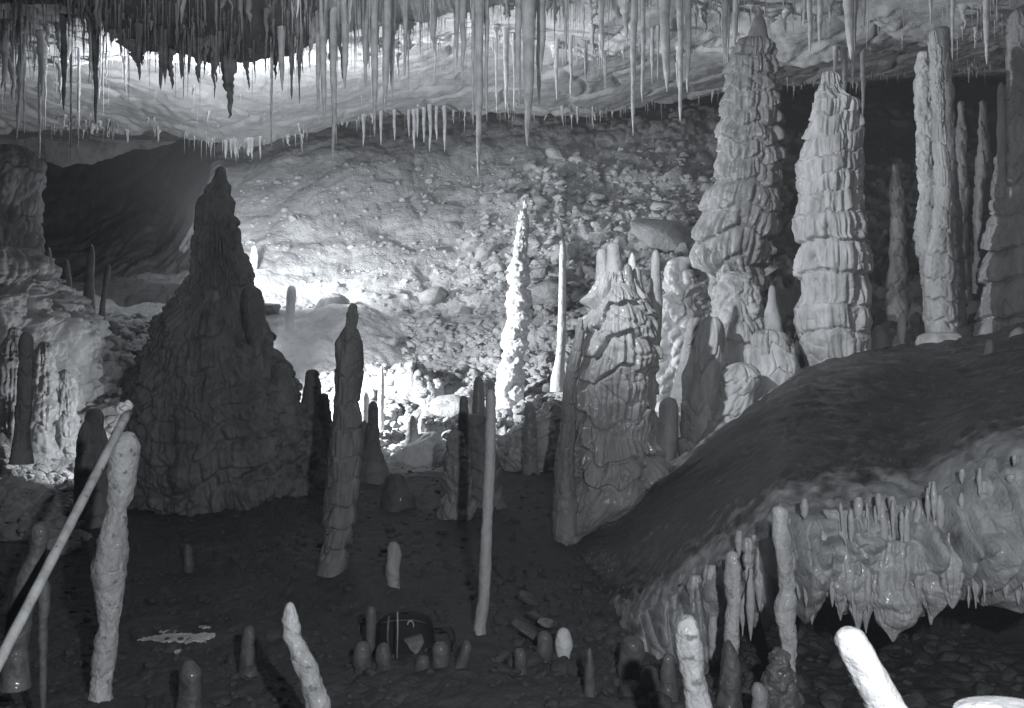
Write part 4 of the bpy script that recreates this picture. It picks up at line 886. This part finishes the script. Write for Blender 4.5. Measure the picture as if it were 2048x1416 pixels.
# ------------------------------------------------------------------ rubble
def hull_rock(seed_):
    import bmesh
    rs = random.Random(seed_); bm = bmesh.new()
    for _ in range(26):
        v = [rs.gauss(0, 1) for _ in range(3)]; l = math.sqrt(sum(a * a for a in v)) or 1
        bm.verts.new((v[0] / l * rs.uniform(.75, 1.1), v[1] / l * rs.uniform(.6, .95), v[2] / l * rs.uniform(.4, .62)))
    r = bmesh.ops.convex_hull(bm, input=bm.verts)
    bmesh.ops.delete(bm, geom=list({g for g in r['geom_interior'] if isinstance(g, bmesh.types.BMVert)}), context='VERTS')
    bmesh.ops.bevel(bm, geom=bm.edges[:], offset=0.045, segments=1, affect='EDGES', clamp_overlap=True)
    bmesh.ops.triangulate(bm, faces=bm.faces[:])
    bm.verts.index_update()
    V = np.array([v.co[:] for v in bm.verts]); T = np.array([[v.index for v in f.verts] for f in bm.faces]); bm.free()
    return V, T
ROCKS = [hull_rock(300 + k) for k in range(14)]
RM = []
for V, T in ROCKS:
    me = mesh_from('boulder', V, np.zeros((0, 4), int), T, smooth=False); me.materials.append(M['rock']); RM.append(me)
def rockpos(px, Y):
    x = X(px, Y); return x, Y, float(ground_z(np.array([x]), np.array([Y]))[0])
from mathutils import Euler, Matrix
def place_rock(px, Y, s, label, group=None, rz=None, mat=None, sc=(1, 1, 1), sink=0.25):
    x, y, z = rockpos(px, Y)
    o = link('boulder', random.choice(RM), None, (x, y, z + s * 0.35 - s * sink)); o.scale = (s * sc[0], s * sc[1], s * sc[2])
    o.rotation_euler = (random.uniform(-.5, .5), random.uniform(-.5, .5), random.uniform(0, 6.28) if rz is None else rz)
    tag(o, label, 'boulder', group); return o
for px_, Y_, s_, l_ in [(905,20.5,0.26,'pale boulder on the upper slope left of the twin boulders'),(1022,20.6,0.32,'pale flat boulder above the tip of the knobbly white column'),(1078,20.0,0.26,'boulder just right of the flat pale one high on the slope'),
    (866,17.6,0.42,'broad pale boulder on the middle of the back slope'),(660,17,0.34,'bright angular boulder on the slope right of the cone'),(1335,17.4,0.75,'large pale boulder left of the foot of the tallest column'),(1168,14.2,0.22,'white wedge boulder left of the flowstone stalagmite fingers'),
    (1100,15.2,0.5,'big grey boulder behind the straight pale rod'),(905,12.6,0.45,'dark tilted slab on the lit rubble left of the knobbly white column'),(530,16.5,0.36,'round boulder beside the pale stalagmite near the cone'),
    (270,11.3,0.36,'pale flat block left of the cone, above the pole head'),(215,11.8,0.30,'angular block in the left rubble'),(300,12.4,0.5,'large dark slab behind the left edge of the cone'),(170,10.9,0.26,'small block under the left flowstone skirt'),
    (1200,18.2,0.3,'pale block above the flowstone stalagmite fingers'),(1245,17.0,0.2,'small bright block above the right finger')]:
    place_rock(px_, Y_, s_, l_, sc=(1, 1, 0.8))
for k in range(100):
    px_ = random.uniform(740, 1420); Y_ = random.uniform(11.2, 17.5)
    place_rock(px_, Y_, random.uniform(0.06, 0.16), 'one of the small loose stones strewn over the bright rubble slope', 'loose stones on the rubble slope')
for k in range(40):
    px_ = random.uniform(140, 340); Y_ = random.uniform(10.2, 13)
    place_rock(px_, Y_, random.uniform(0.07, 0.2), 'one of the loose stones in the rubble left of the cone', 'loose stones left of the cone')
rv, rt, rn = [], [], 0
def many_rocks(n, pxr, yr, sr):
    global rn
    px = RNG.uniform(*pxr, n); Y = yr[0] + (yr[1] - yr[0]) * RNG.uniform(0, 1, n) ** 1.2; x = (px - CX) / F * Y; z = ground_z(x, Y)
    for i in range(n):
        V, T = ROCKS[RNG.integers(len(ROCKS))]; s = sr[0] + (sr[1] - sr[0]) * RNG.random() ** 2.5
        R = np.array(Euler(RNG.uniform(-1, 1, 3) * np.array([.6, .6, 3.1])).to_matrix())
        rv.append((V * s) @ R.T + np.array([x[i], Y[i], z[i] + s * 0.12])); rt.append(T + rn); rn += len(V)
many_rocks(5200, (800, 1440), (10.8, 16.5), (0.025, 0.12))
many_rocks(700, (560, 800), (10.8, 14), (0.025, 0.12))
many_rocks(1100, (950, 1560), (15.5, 22), (0.03, 0.15))
many_rocks(900, (420, 1560), (17, 23), (0.03, 0.12))
many_rocks(110, (950, 1560), (15, 22.5), (0.12, 0.32))
many_rocks(1500, (90, 420), (10.2, 15), (0.03, 0.16))

many_rocks(500, (-50, 160), (7.2, 9.5), (0.03, 0.12))
me = mesh_from('rubble', np.concatenate(rv), np.zeros((0, 4), int), np.concatenate(rt), smooth=False)
tag(link('rubble', me, M['rock']), 'loose rubble covering the slope', 'rubble', kind='stuff')

rv, rt, rn = [], [], 0
many_rocks(2600, (-50, 1500), (3.6, 10.2), (0.004, 0.035))
many_rocks(700, (1250, 2100), (3.2, 6.5), (0.006, 0.08))
many_rocks(260, (980, 1300), (4.6, 6.8), (0.01, 0.07))
many_rocks(200, (-50, 1300), (3.8, 9), (0.02, 0.06))
me = mesh_from('pebbles', np.concatenate(rv), np.zeros((0, 4), int), np.concatenate(rt), smooth=False)
tag(link('pebbles', me, M['clay_and_shade']), 'pebbles and mud crumbs on the dark floor', 'pebbles', kind='stuff')

# ------------------------------------------------------------------ pole, bag and wires
def tube(name, pts, r, m, parent=None, loc=(0, 0, 0), seg=12):
    pts = np.array(pts, float); n = len(pts)
    d = np.gradient(pts, axis=0); d /= np.linalg.norm(d, axis=1)[:, None]
    up = np.array([0.0, 1.0, 0.0]) if abs(d[0][1]) < 0.8 else np.array([1.0, 0, 0])
    a = np.cross(d, up); a /= np.linalg.norm(a, axis=1)[:, None]; b = np.cross(d, a)
    th = np.linspace(0, 2 * math.pi, seg, endpoint=False); r = np.broadcast_to(np.asarray(r, float), (n,))
    V = (pts[:, None, :] + r[:, None, None] * (np.cos(th)[None, :, None] * a[:, None, :] + np.sin(th)[None, :, None] * b[:, None, :])).reshape(-1, 3)
    V = np.concatenate([V, pts[[0, -1]]]); i = np.arange(seg); j = (i + 1) % seg; k = n * seg
    T = np.concatenate([np.stack([np.full(seg, k), i, j], -1), np.stack([np.full(seg, k + 1), (n - 1) * seg + j, (n - 1) * seg + i], -1)])
    me = mesh_from(name, V - np.array(loc), grid_quads(n, seg, True)[:, ::-1], T)
    o = link(name, me, m, loc, None)
    if parent is not None: o.parent = parent; o.location = (0, 0, 0)
    return o
pole_a, pole_b = np.array(P(256, 824, 4.1)), np.array(P(-62, 1440, 2.6))
pts = [pole_a + (pole_b - pole_a) * t for t in np.linspace(0, 1, 30)]
rad = [0.0175 * (1 + 0.04 * math.sin(t * 40)) * (1 - 0.12 * t / 30) for t in range(30)]
base = bpy.data.objects.new('pole', None); COL.objects.link(base); base.location = tuple(pole_b)
tag(base, 'long pale wooden pole leaning in from the lower left, white cloth knots on its head', 'pole')
tube('shaft', pts, rad, M['wood'], base, tuple(pole_b))
def blob(name, loc, s, m, parent, seed_):
    n, k = 24, 32
    ph = np.linspace(0.02, math.pi - 0.02, n)[:, None]; th = np.linspace(0, 2 * math.pi, k, endpoint=False)[None, :]
    d = np.stack([np.sin(ph) * np.cos(th), np.sin(ph) * np.sin(th), np.cos(ph) + 0 * th], -1)
    r = 1 + 0.28 * fbm(d[..., 0] * 1.5 + seed_, d[..., 1] * 1.5, d[..., 2] * 1.5, 3, seed_)
    V = (d * r[..., None] * np.array(s)).reshape(-1, 3)
    me = mesh_from(name, V, grid_quads(n, k, True)[:, ::-1]); o = link(name, me, m)
    o.parent = parent; o.location = tuple(np.array(loc) - np.array(parent.location)); return o
blob('cloth_knot', P(243, 818, 4.08), (0.022, 0.02, 0.026), M['white'], base, 3)
blob('cloth_knot', P(256, 812, 4.10), (0.020, 0.02, 0.022), M['white'], base, 8)
blob('cloth_knot', P(249, 816, 4.06), (0.020, 0.016, 0.012), M['white'], base, 18)
tube('cord', [P(240, 828, 4.06), P(234, 840, 4.05), P(226, 852, 4.02), P(222, 868, 4.0)], 0.0035, M['white'], base, tuple(pole_b))
tube('cord', [P(252, 838, 4.08), P(246, 856, 4.04), P(241, 868, 4.0)], 0.003, M['white'], base, tuple(pole_b))

# black bag
YB = 5.05
bag = bpy.data.objects.new('black_bag', None); COL.objects.link(bag); bag.location = P(810, 1322, YB)
tag(bag, 'black bag with a pale pointed pocket slumped on the dark floor behind the stubs', 'bag')
def bag_body():
    n, k = 40, 60
    ph = np.linspace(0.02, math.pi - 0.02, n)[:, None]; th = np.linspace(0, 2 * math.pi, k, endpoint=False)[None, :]
    def se(v, e): return np.sign(v) * np.abs(v) ** e
    x = 0.145 * se(np.sin(ph), .5) * se(np.cos(th), .7); y = 0.11 * se(np.sin(ph), .5) * se(np.sin(th), .7); z = 0.125 * se(np.cos(ph), .6) + 0 * th
    z = z + 0.115
    r = 1 + 0.10 * fbm(x * 12, y * 12, z * 12, 3, 5); x = x * r * (1 + 0.12 * (0.12 - z) / 0.12); y = y * r
    me = mesh_from('body', np.stack([x, y, z], -1).reshape(-1, 3), grid_quads(n, k, True)[:, ::-1]); o = link('body', me, M['cloth']); o.parent = bag
bag_body()
def flat_plate(name, outline, y0, thick, m, parent):
    import bmesh
    bm = bmesh.new(); f = bm.faces.new([bm.verts.new((x_, 0, z_)) for x_, z_ in outline])
    e = bmesh.ops.extrude_face_region(bm, geom=[f]); bmesh.ops.translate(bm, verts=[v for v in e['geom'] if isinstance(v, bmesh.types.BMVert)], vec=(0, thick, 0))
    bmesh.ops.recalc_face_normals(bm, faces=bm.faces[:])
    me = bpy.data.meshes.new(name); bm.to_mesh(me); bm.free()
    o = link(name, me, m); o.parent = parent; o.location = (0, y0, 0); return o
s_ = YB / F
pk = flat_plate('pocket', [((a - 810) * s_, (1322 - b) * s_) for a, b in [(815, 1262), (848, 1254), (853, 1268), (847, 1280), (838, 1293), (826, 1282)]], -0.145, 0.03, M['label'], bag)
fl = flat_plate('pocket_flap', [((a - 810) * s_, (1322 - b) * s_) for a, b in [(814, 1263), (849, 1253), (852, 1262), (832, 1267), (817, 1269)]], -0.150, 0.008, M['stub'], bag)
ring = [((815 + 6 + 6 * math.cos(t)), (1250 + 8 * math.sin(t))) for t in np.linspace(math.pi, 2.2 * math.pi, 14)]
tube('handle', [(X(a, YB - 0.15) , YB - 0.15, Z(b, YB - 0.15)) for a, b in ring], 0.004, M['metal'], bag, tuple(bag.location))
tube('strap', [P(778, 1232, YB - 0.10), P(776, 1250, YB - 0.13), P(775, 1275, YB - 0.135), P(777, 1300, YB - 0.13)], 0.006, M['stub'], bag, tuple(bag.location))
tube('seam', [P(762, 1246, YB - 0.11), P(790, 1241, YB - 0.125), P(825, 1240, YB - 0.125), P(852, 1246, YB - 0.11)], 0.003, M['stub'], bag, tuple(bag.location))
r_ = tube('thin_rod', [P(795, 1224, 4.75), P(795.5, 1260, 4.75), P(794, 1316, 4.75)], 0.0035, M['metal'], None, P(794, 1316, 4.75)); tag(r_, 'thin upright rod standing before the black bag', 'rod')
wr = tube('wire_loop', [P(868, 1258, 4.9), P(885, 1257, 4.9), P(903, 1256, 4.9), P(907, 1266, 4.9), P(909, 1282, 4.9), P(906, 1300, 4.85)], 0.006, M['wire'], None, P(906, 1300, 4.85)); tag(wr, 'dark bent wire frame right of the black bag', 'wire')
# stone slab and blocks by the white egg
def slab(px, py, Y, sx, sy, sz, rot, label, mt='stub'):
    o = link('boulder', random.choice(RM).copy(), None, P(px, py, Y)); o.data.materials.clear(); o.data.materials.append(M[mt]); o.scale = (sx, sy, sz); o.rotation_euler = rot; tag(o, label, 'boulder'); return o
slab(1068, 1268, 5.1, 0.15, 0.12, 0.05, (0.2, 0.55, 0.3), 'tilted dark slab left of the white egg-shaped stalagmite')
slab(1092, 1246, 5.2, 0.06, 0.06, 0.045, (0.2, 0.2, 0.8), 'pale-faced small block above the white egg-shaped stalagmite', 'grey')
slab(1070, 1232, 5.4, 0.09, 0.06, 0.05, (0.4, 0.2, 1.8), 'dark block behind the pale-faced small one')
slab(1060, 1200, 5.8, 0.12, 0.1, 0.07, (0.4, 0.5, 0.8), 'dark block higher on the mud bank left of the curtain')
# pale puddle of guano / fresh calcite on the floor
def floor_patch(name, pts, label, mt):
    V = []
    import bmesh
    bm = bmesh.new(); vs = []; fine = []
    for q in range(len(pts)):
        (x0, y0), (x1, y1) = pts[q], pts[(q + 1) % len(pts)]
        for t in np.arange(0, 1, 0.125): fine.append((x0 + (x1 - x0) * t + random.gauss(0, 1.5), y0 + (y1 - y0) * t + random.gauss(0, 0.7)))
    for px, py in fine:
        # intersect the view line with the floor
        ys = np.linspace(3.6, 9, 400); xs = (px - CX) / F * ys; zs = CAMZ + (CY - py) / F * ys; g = ground_z(xs, ys)
        i = int(np.argmax(zs < g)); vs.append(bm.verts.new((xs[i], ys[i], g[i] + 0.006)))
    f = bm.faces.new(vs); e = bmesh.ops.extrude_face_region(bm, geom=[f]); bmesh.ops.translate(bm, verts=[v for v in e['geom'] if isinstance(v, bmesh.types.BMVert)], vec=(0, 0, -0.03))
    bmesh.ops.recalc_face_normals(bm, faces=bm.faces[:])
    me = bpy.data.meshes.new(name); bm.to_mesh(me); bm.free(); tag(link(name, me, M[mt]), label, 'calcite patch'); 
floor_patch('calcite_patch', [(274,1282),(300,1276),(330,1270),(360,1268),(385,1271),(410,1268),(430,1270),(428,1278),(405,1282),(412,1287),(385,1284),(372,1289),(350,1284),(325,1286),(300,1282)], 'bright white splash of calcite lying on the dark floor right of the large foreground stalagmite', 'white')
floor_patch('calcite_patch', [(318,1266),(332,1262),(352,1263),(345,1266),(330,1268)], 'thin white streak above the bright splash on the dark floor', 'white')
floor_patch('calcite_patch', [(398,1256),(410,1253),(422,1256),(412,1259)], 'small white dab above the right end of the bright splash', 'white')
floor_patch('calcite_patch', [(348,1304),(360,1301),(362,1305),(352,1309)], 'small white fleck on the floor below the bright splash', 'white')

scene.cycles.max_bounces = 6
scene.cycles.diffuse_bounces = 3
scene.cycles.use_denoising = True

# ------------------------------------------------------------------ smoke of the magnesium flashes hanging in the chamber
def build_haze():
    import bmesh
    bm = bmesh.new(); bmesh.ops.create_cube(bm, size=1.0)
    me = bpy.data.meshes.new('haze'); bm.to_mesh(me); bm.free()
    m = bpy.data.materials.new('smoke'); m.use_nodes = True; nt = m.node_tree; nt.nodes.clear()
    o_ = nt.nodes.new('ShaderNodeOutputMaterial'); v = nt.nodes.new('ShaderNodeVolumePrincipled')
    v.inputs['Color'].default_value = (0.93, 0.96, 1, 1); v.inputs['Density'].default_value = HAZE
    v.inputs['Anisotropy'].default_value = 0.2
    nt.links.new(v.outputs[0], o_.inputs['Volume'])
    o = link('haze', me, m, (0, 14, 4.5)); o.scale = (110, 48, 16); tag(o, kind='stuff')
HAZE = 0.004
build_haze()
